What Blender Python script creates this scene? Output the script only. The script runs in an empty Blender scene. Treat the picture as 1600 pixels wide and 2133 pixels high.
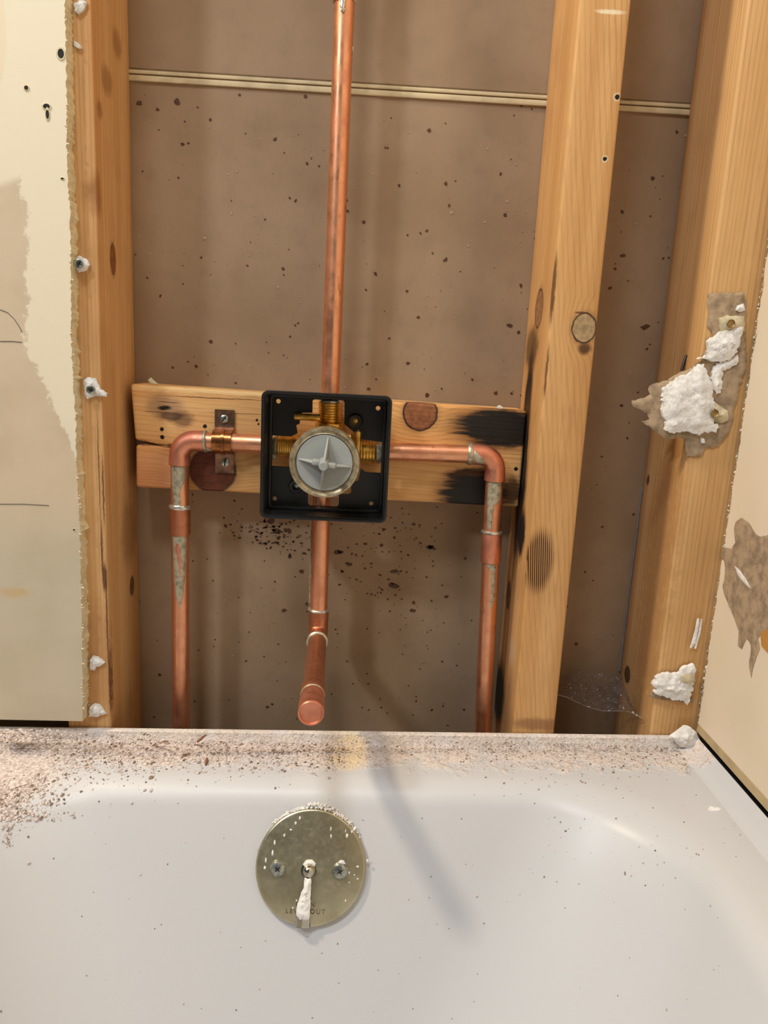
import bpy, bmesh, math, random
from mathutils import Vector, Matrix, noise as mnoise
from mathutils.geometry import tessellate_polygon, delaunay_2d_cdt
from mathutils.bvhtree import BVHTree
R = random.Random(7)
scene = bpy.context.scene
COL = scene.collection
PI = math.pi

# ------------------------------------------------------------------ camera
# X right, Y into the wall (stud fronts at y=0), Z up, floor at 0
CAM = Vector((0, -.609, .73)); FPX = 1537.0
def _basis():
    c = (800., 1066.5); V = (428., 8430.); D = (763., 745.)
    dn = Vector((V[0]-c[0], V[1]-c[1], FPX)).normalized()
    dp = Vector((D[0]-c[0], D[1]-c[1], FPX)).normalized()
    dp = (dp - dn*dp.dot(dn)).normalized()
    rt = dn.cross(dp)
    return rt, dp, -dn
BX, BY, BZ = _basis()          # world axes written in camera coordinates (x right, y down, z forward)
camd = bpy.data.cameras.new('camera'); cam = bpy.data.objects.new('camera', camd); COL.objects.link(cam)
camd.sensor_fit = 'HORIZONTAL'; camd.sensor_width = 36; camd.lens = 36*FPX/1600; camd.clip_start = .01
rx = Vector((BX.x, BY.x, BZ.x)); ry = -Vector((BX.y, BY.y, BZ.y)); rz = -Vector((BX.z, BY.z, BZ.z))
cam.matrix_world = Matrix(((rx.x, ry.x, rz.x, CAM.x), (rx.y, ry.y, rz.y, CAM.y), (rx.z, ry.z, rz.z, CAM.z), (0, 0, 0, 1)))
scene.camera = cam

# ------------------------------------------------------------------ light
scene.view_settings.view_transform = 'Standard'; scene.view_settings.look = 'None'
scene.view_settings.gamma = 1; scene.view_settings.use_curve_mapping = False
scene.view_settings.exposure = 0.0
w = bpy.data.worlds.new('world'); scene.world = w; w.use_nodes = True
w.node_tree.nodes['Background'].inputs[0].default_value = (.96, .97, 1.0, 1)
w.node_tree.nodes['Background'].inputs[1].default_value = .065
def area(name, loc, target, size, power, color):
    l = bpy.data.lights.new(name, 'AREA'); l.shape = 'DISK'; l.size = size; l.energy = power; l.color = color
    o = bpy.data.objects.new(name, l); COL.objects.link(o); o.location = loc
    o.rotation_euler = (Vector(target)-Vector(loc)).to_track_quat('-Z', 'Y').to_euler(); return o
area('vanity_light', (-1.10, -.36, 2.15), (0, 0, .5), .16, 25.0, (1, .85, .63))
area('ceiling_light', (-.35, -.95, 2.35), (0, 0, .5), .34, 13.5, (.92, .96, 1.0))
area('front_key_light', (-1.05, -1.10, 1.80), (0, 0, .6), .18, 11.0, (.86, .93, 1.0))  # added off-frame key, no real window; brightens the cavity and tub end

# ------------------------------------------------------------------ pixel -> point on a real plane
def ray(x, y):
    v = Vector((x-800, y-1066.5, FPX)); return Vector((BX.dot(v), BY.dot(v), BZ.dot(v)))
def onY(x, y, Y): d = ray(x, y); return CAM + d*((Y-CAM.y)/d.y)
def onZ(x, y, Z): d = ray(x, y); return CAM + d*((Z-CAM.z)/d.z)
def onX(x, y, X): d = ray(x, y); return CAM + d*((X-CAM.x)/d.x)

# ------------------------------------------------------------------ node helper
def srgb(r, g, b):
    f = lambda c: c/12.92 if c <= .04045 else ((c+.055)/1.055)**2.4
    return (f(r/255), f(g/255), f(b/255), 1)
class Mat:
    def __init__(s, name):
        s.m = bpy.data.materials.new(name); s.m.use_nodes = True; s.t = s.m.node_tree
        s.b = s.t.nodes['Principled BSDF']; s.out = s.t.nodes['Material Output']
        s.P = s.n('ShaderNodeNewGeometry').outputs['Position']
    def n(s, typ, **kw):
        x = s.t.nodes.new(typ)
        for k, v in kw.items(): setattr(x, k, v)
        return x
    def put(s, sock, v):
        if isinstance(v, bpy.types.NodeSocket): s.t.links.new(v, sock)
        else:
            if isinstance(v, (tuple, list, Vector)) and len(v) == 3 and sock.type == 'RGBA': v = (*v, 1)
            sock.default_value = v
    def math(s, op, a, b=0.0, c=None, clamp=False):
        x = s.n('ShaderNodeMath', operation=op, use_clamp=clamp); s.put(x.inputs[0], a); s.put(x.inputs[1], b)
        if c is not None: s.put(x.inputs[2], c)
        return x.outputs[0]
    def vec(s, op, a, b=(0, 0, 0)):
        x = s.n('ShaderNodeVectorMath', operation=op); s.put(x.inputs[0], a); s.put(x.inputs[1], b)
        return x.outputs['Value'] if op in ('LENGTH', 'DOT_PRODUCT', 'DISTANCE') else x.outputs[0]
    def noise(s, v, scale=1, detail=2, rough=.5, color=False):
        x = s.n('ShaderNodeTexNoise'); s.put(x.inputs['Vector'], v); x.inputs['Scale'].default_value = scale
        x.inputs['Detail'].default_value = detail; x.inputs['Roughness'].default_value = rough
        return x.outputs['Color' if color else 'Fac']
    def ramp(s, v, a, b, lo=0.0, hi=1.0, smooth=True):
        x = s.n('ShaderNodeMapRange', interpolation_type='SMOOTHSTEP' if smooth else 'LINEAR')
        s.put(x.inputs[0], v); x.inputs[1].default_value = a; x.inputs[2].default_value = b
        x.inputs[3].default_value = lo; x.inputs[4].default_value = hi; return x.outputs[0]
    def mix(s, f, a, b):
        x = s.n('ShaderNodeMix', data_type='RGBA'); s.put(x.inputs[0], f); s.put(x.inputs[6], a); s.put(x.inputs[7], b)
        return x.outputs[2]
    def ell(s, c, r, soft=.15, warp=0.0, wscale=60, P=None):
        """1 inside an ellipsoid, soft edge, outline wobbled by noise; also returns distance"""
        p = P or s.P
        if warp:
            nz = s.vec('SUBTRACT', s.noise(p, wscale, 3, .6, color=True), (.5, .5, .5))
            p = s.vec('ADD', p, s.vec('MULTIPLY', nz, (warp,)*3))
        d = s.vec('LENGTH', s.vec('DIVIDE', s.vec('SUBTRACT', p, c), r))
        return s.ramp(d, 1+soft, 1-soft), d
    def bump(s, h, strength=.3, dist=.001):
        x = s.n('ShaderNodeBump'); x.inputs['Strength'].default_value = strength; x.inputs['Distance'].default_value = dist
        s.put(x.inputs['Height'], h); s.put(s.b.inputs['Normal'], x.outputs[0])
    def fin(s, color=None, rough=.5, metal=0, spec=None, coat=0):
        if color is not None: s.put(s.b.inputs['Base Color'], color)
        s.put(s.b.inputs['Roughness'], rough); s.put(s.b.inputs['Metallic'], metal)
        if spec is not None: s.b.inputs['Specular IOR Level'].default_value = spec
        if coat: s.b.inputs['Coat Weight'].default_value = coat
        return s.m

def wood(name, axis='Z', light=(206, 157, 98), dark=(178, 122, 66), knots=(), char=(), stripes=(), smears=(), holes=(), cracks=(), off=(0, 0, 0), lean=0.0):
    m = Mat(name)
    sc = (1, 1, .05) if axis == 'Z' else (.05, 1, 1)
    P = m.vec('ADD', m.P, off)
    q = m.vec('MULTIPLY', P, sc)
    broad = m.noise(q, 45, 3, .55); fine = m.noise(q, 420, 4, .65); mid = m.noise(q, 150, 3, .6)
    sep = m.n('ShaderNodeSeparateXYZ'); m.put(sep.inputs[0], P)
    cx, cy, cz = sep.outputs
    a = cx if axis == 'Z' else cz
    ph = m.math('ADD', m.math('MULTIPLY', m.math('ADD', a, m.math('MULTIPLY', cy, .8)), 1500), m.math('MULTIPLY', m.noise(q, 30, 2), 26))
    if lean: ph = m.math('ADD', ph, m.math('MULTIPLY', cz if axis == 'Z' else cx, lean))
    kn = []
    for (c, r, col, rim) in knots:
        k, d = m.ell(c, r, .05, .0025, 130)
        g = m.math('MULTIPLY', m.ramp(d, 2.6, .8), 9)
        ph = m.math('ADD', ph, g); kn.append((k, d, col, rim))
    rings = m.ramp(m.math('SINE', ph), .1, 1.0)
    c = m.mix(m.ramp(broad, .3, .7), srgb(*light), srgb(*dark))
    c = m.mix(m.math('MULTIPLY', rings, m.ramp(mid, .35, .7, .10, .42)), c, srgb(*[int(x*.80) for x in dark]))
    c = m.mix(m.ramp(fine, .45, .75, 0, .22), c, srgb(*[int(x*.72) for x in dark]))
    blot = m.noise(P, 16, 3)
    c = m.mix(m.ramp(blot, .5, .8, 0, .35), c, srgb(170, 120, 75))
    for (cc, r, col, amt, warp) in smears:
        k, d = m.ell(cc, r, .45, warp, 90)
        c = m.mix(m.math('MULTIPLY', k, amt), c, srgb(*col))
    for (k, d, col, rim) in kn:
        halo = m.ramp(d, 1.5, .95, 0, .45)
        c = m.mix(halo, c, srgb(*[int(v*.62) for v in dark]))
        inner = m.mix(m.ramp(m.noise(P, 170, 4, .7), .3, .75), srgb(*col), srgb(*[int(v*.74) for v in col]))
        ringsk = m.ramp(m.math('SINE', m.math('MULTIPLY', d, 13)), .2, 1, 0, .22)
        inner = m.mix(ringsk, inner, srgb(*[int(v*.7) for v in col]))
        c = m.mix(k, c, inner)
        edge = m.math('MULTIPLY', m.ramp(m.math('ABSOLUTE', m.math('SUBTRACT', d, 1.0)), .10, .02), rim)
        c = m.mix(edge, c, srgb(44, 24, 12))
    for (cc, r, amt) in char:
        st = m.noise(m.vec('MULTIPLY', P, (1, 1, .09) if axis == 'Z' else (.09, 1, 1)), 260, 3, .7)
        k, d = m.ell(cc, r, .30, .006, 70)
        f = m.ramp(m.math('ADD', m.math('SUBTRACT', 1.25, d), m.math('MULTIPLY', m.math('SUBTRACT', st, .5), 1.3)), .0, .45)
        br = m.ramp(d, 1.7, .8, 0, .75)
        c = m.mix(m.math('MULTIPLY', br, amt), c, srgb(110, 66, 26))
        c = m.mix(m.math('MULTIPLY', f, amt), c, srgb(26, 21, 16))
    for (cc, r) in stripes:
        k, d = m.ell(cc, r, .30, .003, 60)
        s_ = m.ramp(m.math('SINE', m.math('ADD', m.math('MULTIPLY', cx, 3500), m.math('MULTIPLY', cz, 260))), -.5, .3)
        c = m.mix(m.math('MULTIPLY', k, s_), c, srgb(52, 28, 10))
        c = m.mix(m.math('MULTIPLY', k, .25), c, srgb(90, 50, 20))
    for (cc, r, halo) in holes:
        k, d = m.ell(cc, (r, r, r), .2, .001, 300)
        if halo: c = m.mix(m.ramp(d, 2.0, 1.2, 0, .6), c, srgb(236, 218, 190))
        c = m.mix(k, c, srgb(14, 9, 6))
    for (cc, r) in cracks:
        k, d = m.ell(cc, r, .4, .0016, 160)
        c = m.mix(m.math('MULTIPLY', k, .85), c, srgb(84, 46, 22))
    m.bump(m.math('ADD', m.math('MULTIPLY', rings, .3), m.math('ADD', fine, mid)), .45, .0006)
    return m.fin(c, .62, spec=.35)

# ------------------------------------------------------------------ mesh builder
class MB:
    def __init__(s): s.v = []; s.f = []
    def add(s, vs, fs):
        n = len(s.v); s.v += [Vector(p) for p in vs]; s.f += [tuple(i+n for i in f) for f in fs]; return s
    def box(s, a, b):
        (x0, y0, z0), (x1, y1, z1) = a, b
        return s.add([(x0, y0, z0), (x1, y0, z0), (x1, y1, z0), (x0, y1, z0), (x0, y0, z1), (x1, y0, z1), (x1, y1, z1), (x0, y1, z1)],
                     [(0, 3, 2, 1), (4, 5, 6, 7), (0, 1, 5, 4), (1, 2, 6, 5), (2, 3, 7, 6), (3, 0, 4, 7)])
    def sweep(s, path, rad, n=28, cap=True, wob=0.0):
        path = [Vector(p) for p in path]; N = len(path)
        rad = [rad]*N if not hasattr(rad, '__len__') else rad
        base = len(s.v); u = None
        for i, p in enumerate(path):
            t = (path[min(i+1, N-1)]-path[max(i-1, 0)])
            if t.length < 1e-9: t = path[-1]-path[0]
            t.normalize()
            if u is None: u = t.orthogonal().normalized()
            u = (u - t*u.dot(t)).normalized(); v = t.cross(u)
            for k in range(n):
                a = 2*PI*k/n; r = rad[i]*(1+wob*R.uniform(-1, 1))
                s.v.append(p+(u*math.cos(a)+v*math.sin(a))*r)
        for i in range(N-1):
            for k in range(n):
                s.f.append((base+i*n+k, base+i*n+(k+1) % n, base+(i+1)*n+(k+1) % n, base+(i+1)*n+k))
        if cap:
            s.f.append(tuple(base+k for k in range(n))[::-1]); s.f.append(tuple(base+(N-1)*n+k for k in range(n)))
        return s
    def lathe(s, org, axis, prof, n=40, cap=True):
        """prof: (distance along axis, radius)"""
        org = Vector(org); ax = Vector(axis).normalized(); u = ax.orthogonal().normalized(); v = ax.cross(u)
        base = len(s.v)
        for (h, r) in prof:
            for k in range(n):
                a = 2*PI*k/n; s.v.append(org+ax*h+(u*math.cos(a)+v*math.sin(a))*max(r, 1e-5))
        for i in range(len(prof)-1):
            for k in range(n): s.f.append((base+i*n+k, base+i*n+(k+1) % n, base+(i+1)*n+(k+1) % n, base+(i+1)*n+k))
        if cap:
            s.f.append(tuple(base+k for k in range(n))[::-1]); e = base+(len(prof)-1)*n; s.f.append(tuple(e+k for k in range(n)))
        return s
    def prism(s, loops, to3, d0, d1):
        """loops: outer + holes in 2D; to3(a,b,depth)"""
        flat = [p for l in loops for p in l]; n = len(flat)
        cons = []; o_ = 0
        for l in loops:
            cons += [(o_+i, o_+(i+1) % len(l)) for i in range(len(l))]; o_ += len(l)
        def pip(x, y, l):
            c = False; j = len(l)-1
            for i in range(len(l)):
                if (l[i][1] > y) != (l[j][1] > y) and x < (l[j][0]-l[i][0])*(y-l[i][1])/(l[j][1]-l[i][1])+l[i][0]: c = not c
                j = i
            return c
        V_, E_, F_, ov_, *_ = delaunay_2d_cdt([Vector((p[0], p[1])) for p in flat], cons, [], 0, 1e-9)
        tris = []
        for f_ in F_:
            if any(not ov_[k] for k in f_): continue
            gx = sum(V_[k].x for k in f_)/3; gy = sum(V_[k].y for k in f_)/3
            if pip(gx, gy, loops[0]) and not any(pip(gx, gy, h) for h in loops[1:]): tris.append(tuple(ov_[k][0] for k in f_))
        vs = [to3(p[0], p[1], d0) for p in flat]+[to3(p[0], p[1], d1) for p in flat]
        fs = [tuple(t) for t in tris]+[tuple(i+n for i in t)[::-1] for t in tris]
        o = 0
        for l in loops:
            m = len(l)
            for i in range(m): fs.append((o+i, o+(i+1) % m, o+(i+1) % m+n, o+i+n))
            o += m
        return s.add(vs, fs)
    def xf(s, mat): s.v = [mat @ p for p in s.v]; return s
    def build(s, name, mat, parent=None, smooth=True, bevel=0, seg=2, angle=35, label=None, cat=None, group=None, kind=None, origin=None, subsurf=0):
        org = Vector(origin) if origin is not None else (Vector(parent['_w']) if parent is not None else
              Vector((sum(p.x for p in s.v)/len(s.v), sum(p.y for p in s.v)/len(s.v), min(p.z for p in s.v))))
        me = bpy.data.meshes.new(name); me.from_pydata([p-org for p in s.v], [], s.f); me.update()
        bm = bmesh.new(); bm.from_mesh(me); bmesh.ops.remove_doubles(bm, verts=bm.verts, dist=1e-6)
        bmesh.ops.recalc_face_normals(bm, faces=bm.faces)
        if bevel:
            es = [e for e in bm.edges if len(e.link_faces) == 2 and e.calc_face_angle(0) > math.radians(angle)]
            bmesh.ops.bevel(bm, geom=es, offset=bevel, segments=seg, affect='EDGES', profile=.5, clamp_overlap=True)
        bm.to_mesh(me); bm.free()
        if smooth:
            me.shade_smooth()
            try: me.set_sharp_from_angle(angle=math.radians(40))
            except Exception: pass
        o = bpy.data.objects.new(name, me); COL.objects.link(o); me.materials.append(mat)
        if parent is not None: o.parent = parent
        else: o.location = org
        o['_w'] = org[:]
        if subsurf:
            sm = o.modifiers.new('s', 'SUBSURF'); sm.levels = subsurf; sm.render_levels = subsurf
        if label: o['label'] = label
        if cat: o['category'] = cat
        if group: o['group'] = group
        if kind: o['kind'] = kind
        return o
def thing(name, loc, label=None, cat=None, group=None, kind=None):
    o = bpy.data.objects.new(name, None); COL.objects.link(o); o.location = loc; o['_w'] = tuple(loc); o.empty_display_size = .02
    if label: o['label'] = label
    if cat: o['category'] = cat
    if group: o['group'] = group
    if kind: o['kind'] = kind
    return o
def slab(outline, to3, thick, amp, spacing, seed=0, rim=.35, scale=90):
    """lumpy chip: polygon outline in 2D, bumpy front, flat back. to3(a,b,depth) depth toward viewer"""
    m = MB(); pts = [Vector(p) for p in outline]; n = len(pts)
    xs = [p.x for p in pts]; ys = [p.y for p in pts]; ins = []
    def inside(x, y):
        c = False; j = n-1
        for i in range(n):
            if (pts[i].y > y) != (pts[j].y > y) and x < (pts[j].x-pts[i].x)*(y-pts[i].y)/(pts[j].y-pts[i].y)+pts[i].x: c = not c
            j = i
        return c
    def edist(x, y):
        p = Vector((x, y)); b = 9
        for i in range(n):
            a, q = pts[i], pts[(i+1) % n]; ab = q-a; t = max(0, min(1, (p-a).dot(ab)/max(ab.length_squared, 1e-12)))
            b = min(b, (p-a-ab*t).length)
        return b
    x = min(xs)
    while x < max(xs):
        y = min(ys)
        while y < max(ys):
            px_, py_ = x+R.uniform(-.3, .3)*spacing, y+R.uniform(-.3, .3)*spacing
            if inside(px_, py_) and edist(px_, py_) > spacing*.45: ins.append(Vector((px_, py_)))
            y += spacing
        x += spacing
    V, E_, F, *_ = delaunay_2d_cdt(pts+ins, [(i, (i+1) % n) for i in range(n)], [], 1, 1e-7)
    N = len(V); front = []
    for v in V:
        e = min(1, edist(v.x, v.y)/(thick*1.2+1e-6)); nz = mnoise.fractal(Vector((v.x*scale, v.y*scale, seed*7.3)), .8, 2.2, 5)*.8+.6*mnoise.noise(Vector((v.x*scale*3.1, v.y*scale*2.2, seed)))
        front.append(to3(v.x, v.y, thick*(rim+(1-rim)*e)+amp*nz*(.3+.7*e)))
    back = [to3(v.x, v.y, 0) for v in V]
    fs = [tuple(f) for f in F]+[tuple(i+N for i in f)[::-1] for f in F]
    cnt = {}
    for f in F:
        for i in range(len(f)):
            e = (f[i], f[(i+1) % len(f)]); cnt[tuple(sorted(e))] = cnt.get(tuple(sorted(e)), 0)+1
    for (a, b), c in cnt.items():
        if c == 1: fs.append((a, b, b+N, a+N))
    return m.add(front+back, fs)
def rough_line(pts, step, amp):
    """jittered resampling of a closed 2D outline"""
    out = []; n = len(pts)
    for i in range(n):
        a = Vector(pts[i]); b = Vector(pts[(i+1) % n]); k = max(1, int((b-a).length/step))
        for j in range(k):
            p = a.lerp(b, j/k)
            if j: p += Vector((R.uniform(-amp, amp), R.uniform(-amp, amp)))
            out.append((p.x, p.y))
    return out
def pxY(pts, Y): return [(lambda q: (q.x, q.z))(onY(x, y, Y)) for x, y in pts]
def pxX(pts, X): return [(lambda q: (q.y, q.z))(onX(x, y, X)) for x, y in pts]

# ------------------------------------------------------------------ materials
def copper(name, base=(232, 166, 128), tarn=(176, 104, 72), amt=.45, rough=.30, spots=.4):
    m = Mat(name)
    a = m.noise(m.P, 55, 4, .6); b = m.noise(m.vec('MULTIPLY', m.P, (1, 1, .3)), 160, 4, .6)
    c = m.mix(m.ramp(a, .35, .75, 0, amt), srgb(*base), srgb(*tarn))
    c = m.mix(m.ramp(b, .60, .72, 0, spots), c, srgb(110, 58, 38))
    m.bump(b, .12, .0004)
    return m.fin(c, m.ramp(a, .3, .7, rough, rough+.16), m.ramp(a, .3, .8, .95, .75))
M_cop = copper('copper'); M_cop_el = copper('copper_fitting', (228, 154, 124), (176, 98, 72), .6, .36, .6)
M_cop_dk = copper('copper_dark', (204, 136, 100), (146, 86, 58), .8, .36, .5)
def solder(name, col=(176, 168, 140), rough=.38, metal=.65):
    m = Mat(name); a = m.noise(m.P, 220, 3, .6)
    c = m.mix(m.ramp(a, .4, .75), srgb(*col), srgb(*[int(x*.72) for x in col])); m.bump(a, .25, .0006)
    return m.fin(c, rough, metal)
M_sol = solder('solder', (186, 180, 155)); M_flux = solder('dull_solder', (182, 174, 148), .5, .45); M_solb = solder('bright_solder', (225, 222, 210), .28, .8)
def brass():
    m = Mat('brass'); a = m.noise(m.P, 120, 3); c = m.mix(m.ramp(a, .4, .7), srgb(240, 200, 112), srgb(200, 152, 70)); return m.fin(c, .36, .9)
M_brass = brass()
def simple(name, col, rough=.5, metal=0, var=.12, scale=80, bump=0, spec=None, detail=3):
    m = Mat(name); a = m.noise(m.P, scale, detail, .6)
    c = m.mix(m.ramp(a, .35, .7), srgb(*col), srgb(*[int(x*(1-var)) for x in col]))
    if bump: m.bump(a, bump, .001)
    return m.fin(c, rough, metal, spec)
M_black = simple('black_plastic', (20, 20, 20), .38, 0, .2, 60)
M_grey = simple('grey_plastic', (158, 162, 158), .42, 0, .05, 40)
M_ring = simple('aged_bronze_ring', (188, 172, 140), .38, .6, .3, 160, .1)
M_zinc = simple('zinc_screw', (190, 196, 186), .3, .9, .3, 260, .15)
M_slot = simple('dark_recess', (16, 14, 12), .8)
M_bracket = simple('brown_copper_strap', (150, 112, 88), .36, .75, .35, 90, .1)
M_strapband = simple('copper_strap_band', (176, 112, 64), .27, .9, .3, 90, .08)
M_plaster = simple('gypsum_plaster', (240, 237, 232), .9, 0, .10, 260, .9, detail=5)
M_paper = simple('torn_brown_paper', (176, 152, 122), .9, 0, .22, 120, .5)
M_paper2 = simple('torn_cream_paper', (214, 200, 166), .9, 0, .15, 150, .5)
M_core = simple('board_cut_edge', (226, 214, 178), .9, 0, .10, 190, .4)
M_dust = simple('dust_crumbs', (222, 206, 198), .95, 0, .25, 400)
M_dustd = simple('brown_crumbs', (160, 136, 116), .95, 0, .4, 400)
M_woodchip = simple('wood_splinter', (150, 98, 66), .8, 0, .3, 300)
M_nail = simple('nail_steel', (70, 64, 70), .4, .7)
M_splat = simple('dried_splatter', (88, 54, 26), .6, 0, .3, 200)
M_splatw = simple('plaster_specks', (176, 158, 130), .9)
M_pencil = simple('pencil_line', (96, 88, 80), .8)
M_seam = simple('board_edge_paper', (212, 194, 156), .85, 0, .10, 60, .2)
M_chromed = simple('chrome', (200, 195, 180), .16, 1, .12, 120)

def m_back():
    m = Mat('gypsum_back_paper')
    a = m.noise(m.P, 9, 3); b = m.noise(m.vec('MULTIPLY', m.P, (1, 1, .35)), 700, 3, .7); c2 = m.noise(m.P, 45, 4, .6)
    c = m.mix(m.ramp(a, .35, .7), srgb(160, 135, 108), srgb(146, 121, 94))
    c = m.mix(m.ramp(c2, .45, .8, 0, .35), c, srgb(128, 108, 88))
    c = m.mix(m.ramp(b, .5, .85, 0, .25), c, srgb(110, 90, 70))
    st = m.noise(m.P, 130, 3, .75)
    c = m.mix(m.ramp(st, .72, .78, 0, .6), c, srgb(104, 76, 50))
    m.bump(b, .2, .0004); return m.fin(c, .8, spec=.3)
M_back = m_back()
def m_wall_left():
    m = Mat('painted_drywall_patched')
    sep = m.n('ShaderNodeSeparateXYZ'); m.put(sep.inputs[0], m.P); x, y, z = sep.outputs
    nz = m.math('MULTIPLY', m.math('SUBTRACT', m.noise(m.P, 120, 5, .7), .5), .022)
    nz2 = m.math('MULTIPLY', m.math('SUBTRACT', m.noise(m.P, 14, 2, .5), .5), .02)
    xx = m.math('ADD', m.math('ADD', x, nz), nz2)
    # old wall colour below and left, lighter skim coat toward the cut
    edge = m.ramp(z, .59, .72, -.215, -.262, smooth=False)
    edge = m.math('MAXIMUM', m.math('MULTIPLY', edge, 1), m.ramp(z, .72, .82, -.262, -.268, smooth=False)) if False else edge
    skim = m.ramp(m.math('SUBTRACT', xx, edge), -.0015, .0015)
    lowcut = m.ramp(m.math('ADD', z, m.math('MULTIPLY', nz, 1.3)), .584, .588)
    skim = m.math('MULTIPLY', skim, lowcut)
    topm = m.ramp(m.math('SUBTRACT', z, m.math('MULTIPLY', m.math('ADD', x, .28), .35)), .838, .846)
    a = m.noise(m.P, 22, 3)
    old = m.mix(m.ramp(a, .4, .7), srgb(204, 186, 160), srgb(196, 178, 150))
    lowc = m.mix(m.ramp(a, .4, .7), srgb(194, 182, 160), srgb(188, 176, 152))
    old = m.mix(m.ramp(z, .54, .62), lowc, old)
    sk = m.mix(m.ramp(z, .60, .68), srgb(208, 200, 190), srgb(226, 215, 190))
    c = m.mix(m.math('MAXIMUM', skim, topm), old, sk)
    s, d = m.ell((-.291, -.012, .95), (.022, .02, .055), .05, .004, 50)
    c = m.mix(m.math('MULTIPLY', s, .35), c, srgb(222, 196, 158))
    s, d = m.ell((-.285, -.012, .523), (.012, .02, .004), .5, .006, 90)
    c = m.mix(m.math('MULTIPLY', s, .5), c, srgb(196, 160, 100))
    m.bump(m.math('ADD', m.math('MULTIPLY', skim, .6), m.noise(m.P, 160, 2)), .12, .0006)
    return m.fin(c, .55, spec=.3)
M_wall_left = m_wall_left()
def m_wall_right():
    m = Mat('painted_drywall_side'); a = m.noise(m.P, 8, 3); b = m.noise(m.P, 240, 2)
    c = m.mix(m.ramp(a, .35, .7), srgb(230, 214, 192), srgb(222, 208, 182)); m.bump(b, .10, .0005)
    return m.fin(c, .5, spec=.35)
M_wall_right = m_wall_right()
def m_tub():
    m = Mat('enamel')
    sep = m.n('ShaderNodeSeparateXYZ'); m.put(sep.inputs[0], m.P); x, y, z = sep.outputs
    base = srgb(199, 199, 201)
    # plaster dust lying on the rim
    a = m.noise(m.P, 55, 4, .65); b = m.noise(m.P, 420, 3, .7)
    onrim = m.ramp(m.math('SUBTRACT', z, m.math('MULTIPLY', x, .0224)), .383, .390)
    backb = m.ramp(m.math('ADD', y, m.math('MULTIPLY', m.math('SUBTRACT', a, .5), .06)), -.052, -.030)
    left = m.ramp(m.math('ADD', m.math('SUBTRACT', x, m.math('MULTIPLY', y, -.2)), m.math('MULTIPLY', m.math('SUBTRACT', a, .5), .07)), -.235, -.262)
    k = m.math('MULTIPLY', onrim, m.math('MAXIMUM', backb, left))
    dens = m.math('MULTIPLY', k, m.ramp(a, .28, .62, .35, .95))
    dust = m.mix(m.ramp(b, .35, .75), srgb(230, 218, 210), srgb(194, 174, 158))
    c = m.mix(dens, base, dust)
    s, d = m.ell((.0, -.022, .392), (.016, .026, .01), .35, .012, 70)
    c = m.mix(m.math('MULTIPLY', s, .55), c, srgb(226, 198, 140))
    fl = m.ramp(m.noise(m.vec('MULTIPLY', m.P, (1, 1, 4)), 40, 3, .6), .4, .7, 0, .35)
    flange = m.ramp(y, -.0085, -.006)
    c = m.mix(m.math('MULTIPLY', fl, flange), c, srgb(196, 190, 168))
    m.bump(m.math('MULTIPLY', m.math('ADD', b, m.math('MULTIPLY', a, 1.5)), dens), .8, .0018)
    return m.fin(c, m.math('ADD', m.math('MULTIPLY', dens, .5), .36), 0, spec=.35)
M_tub = m_tub()
def m_web():
    m = Mat('cobweb_silk'); a = m.noise(m.P, 170, 5, .8); b = m.noise(m.P, 650, 2, .6)
    al = m.math('ADD', m.ramp(a, .42, .75, .08, .55), m.ramp(b, .62, .72, 0, .5)); m.put(m.b.inputs['Alpha'], al)
    return m.fin(srgb(120, 110, 112), .9)
M_web = m_web()

# ------------------------------------------------------------------ setting
PY = .041      # plane of the water pipes
WX = .3127     # face of the right-hand wall
fl = MB().box((-1.6, -2.2, -.03), (.45, .12, 0)).build('floor', simple('floor_vinyl', (168, 150, 128), .5), smooth=False, kind='structure')

wb = thing('wall_back', (0, .089, 0), kind='structure', label=None)
seam_z = .9575
MB().box((-.75, .089, 0), (.75, .101, seam_z-.0032)).build('board', M_back, wb, smooth=False)
MB().box((-.75, .0885, seam_z+.0035), (.75, .101, 2.4)).build('board', M_back, wb, smooth=False)
MB().box((-.75, .0868, .9508), (.75, .0895, .9554)).build('seam_edge', M_seam, wb, bevel=.0008)
MB().box((-.75, .0872, .9566), (.75, .0895, .9596)).build('seam_edge', M_seam, wb, bevel=.0008)
MB().box((-.75, .0884, .9540), (.75, .0985, .9612)).build('seam_gap', simple('seam_shadow_paper', (120, 96, 66), .9), wb, smooth=False)
m = MB(); mw = MB()
def splat(mm, x, z, r, asp=1.0, ang=0.0, y=.0889):
    k = 9; p = []
    for i in range(k):
        a = 2*PI*i/k; q = r*(1+R.uniform(-.28, .28)); u, v = q*math.cos(a)*asp, q*math.sin(a)
        p.append((x+u*math.cos(ang)-v*math.sin(ang), z+u*math.sin(ang)+v*math.cos(ang)))
    mm.prism([p], lambda a, b, d: (a, y-d, b), 0, .00025)
def splpx(px, py, rpx, asp=1, ang=0, mm=None):
    q = onY(px, py, .0889); splat(mm or m, q.x, q.z, rpx*.00046, asp, ang)
for (cx, cy, sx, sy, n, r0, r1) in [(545, 1108, 38, 18, 75, .8, 3.6), (600, 1130, 28, 18, 40, .8, 3.6), (540, 1095, 60, 12, 30, .7, 2.4),
        (800, 1170, 45, 45, 45, .8, 3.0), (850, 1110, 50, 40, 35, .6, 2.6), (720, 1170, 30, 40, 16, 1, 3), (640, 1350, 130, 90, 45, .6, 2.2), (870, 1330, 70, 90, 30, .6, 2)]:
    for i in range(n): splpx(R.gauss(cx, sx), R.gauss(cy, sy), R.uniform(r0, r1)*R.uniform(.6, 1), R.uniform(1, 1.9), R.uniform(-.6, .6))
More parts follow.
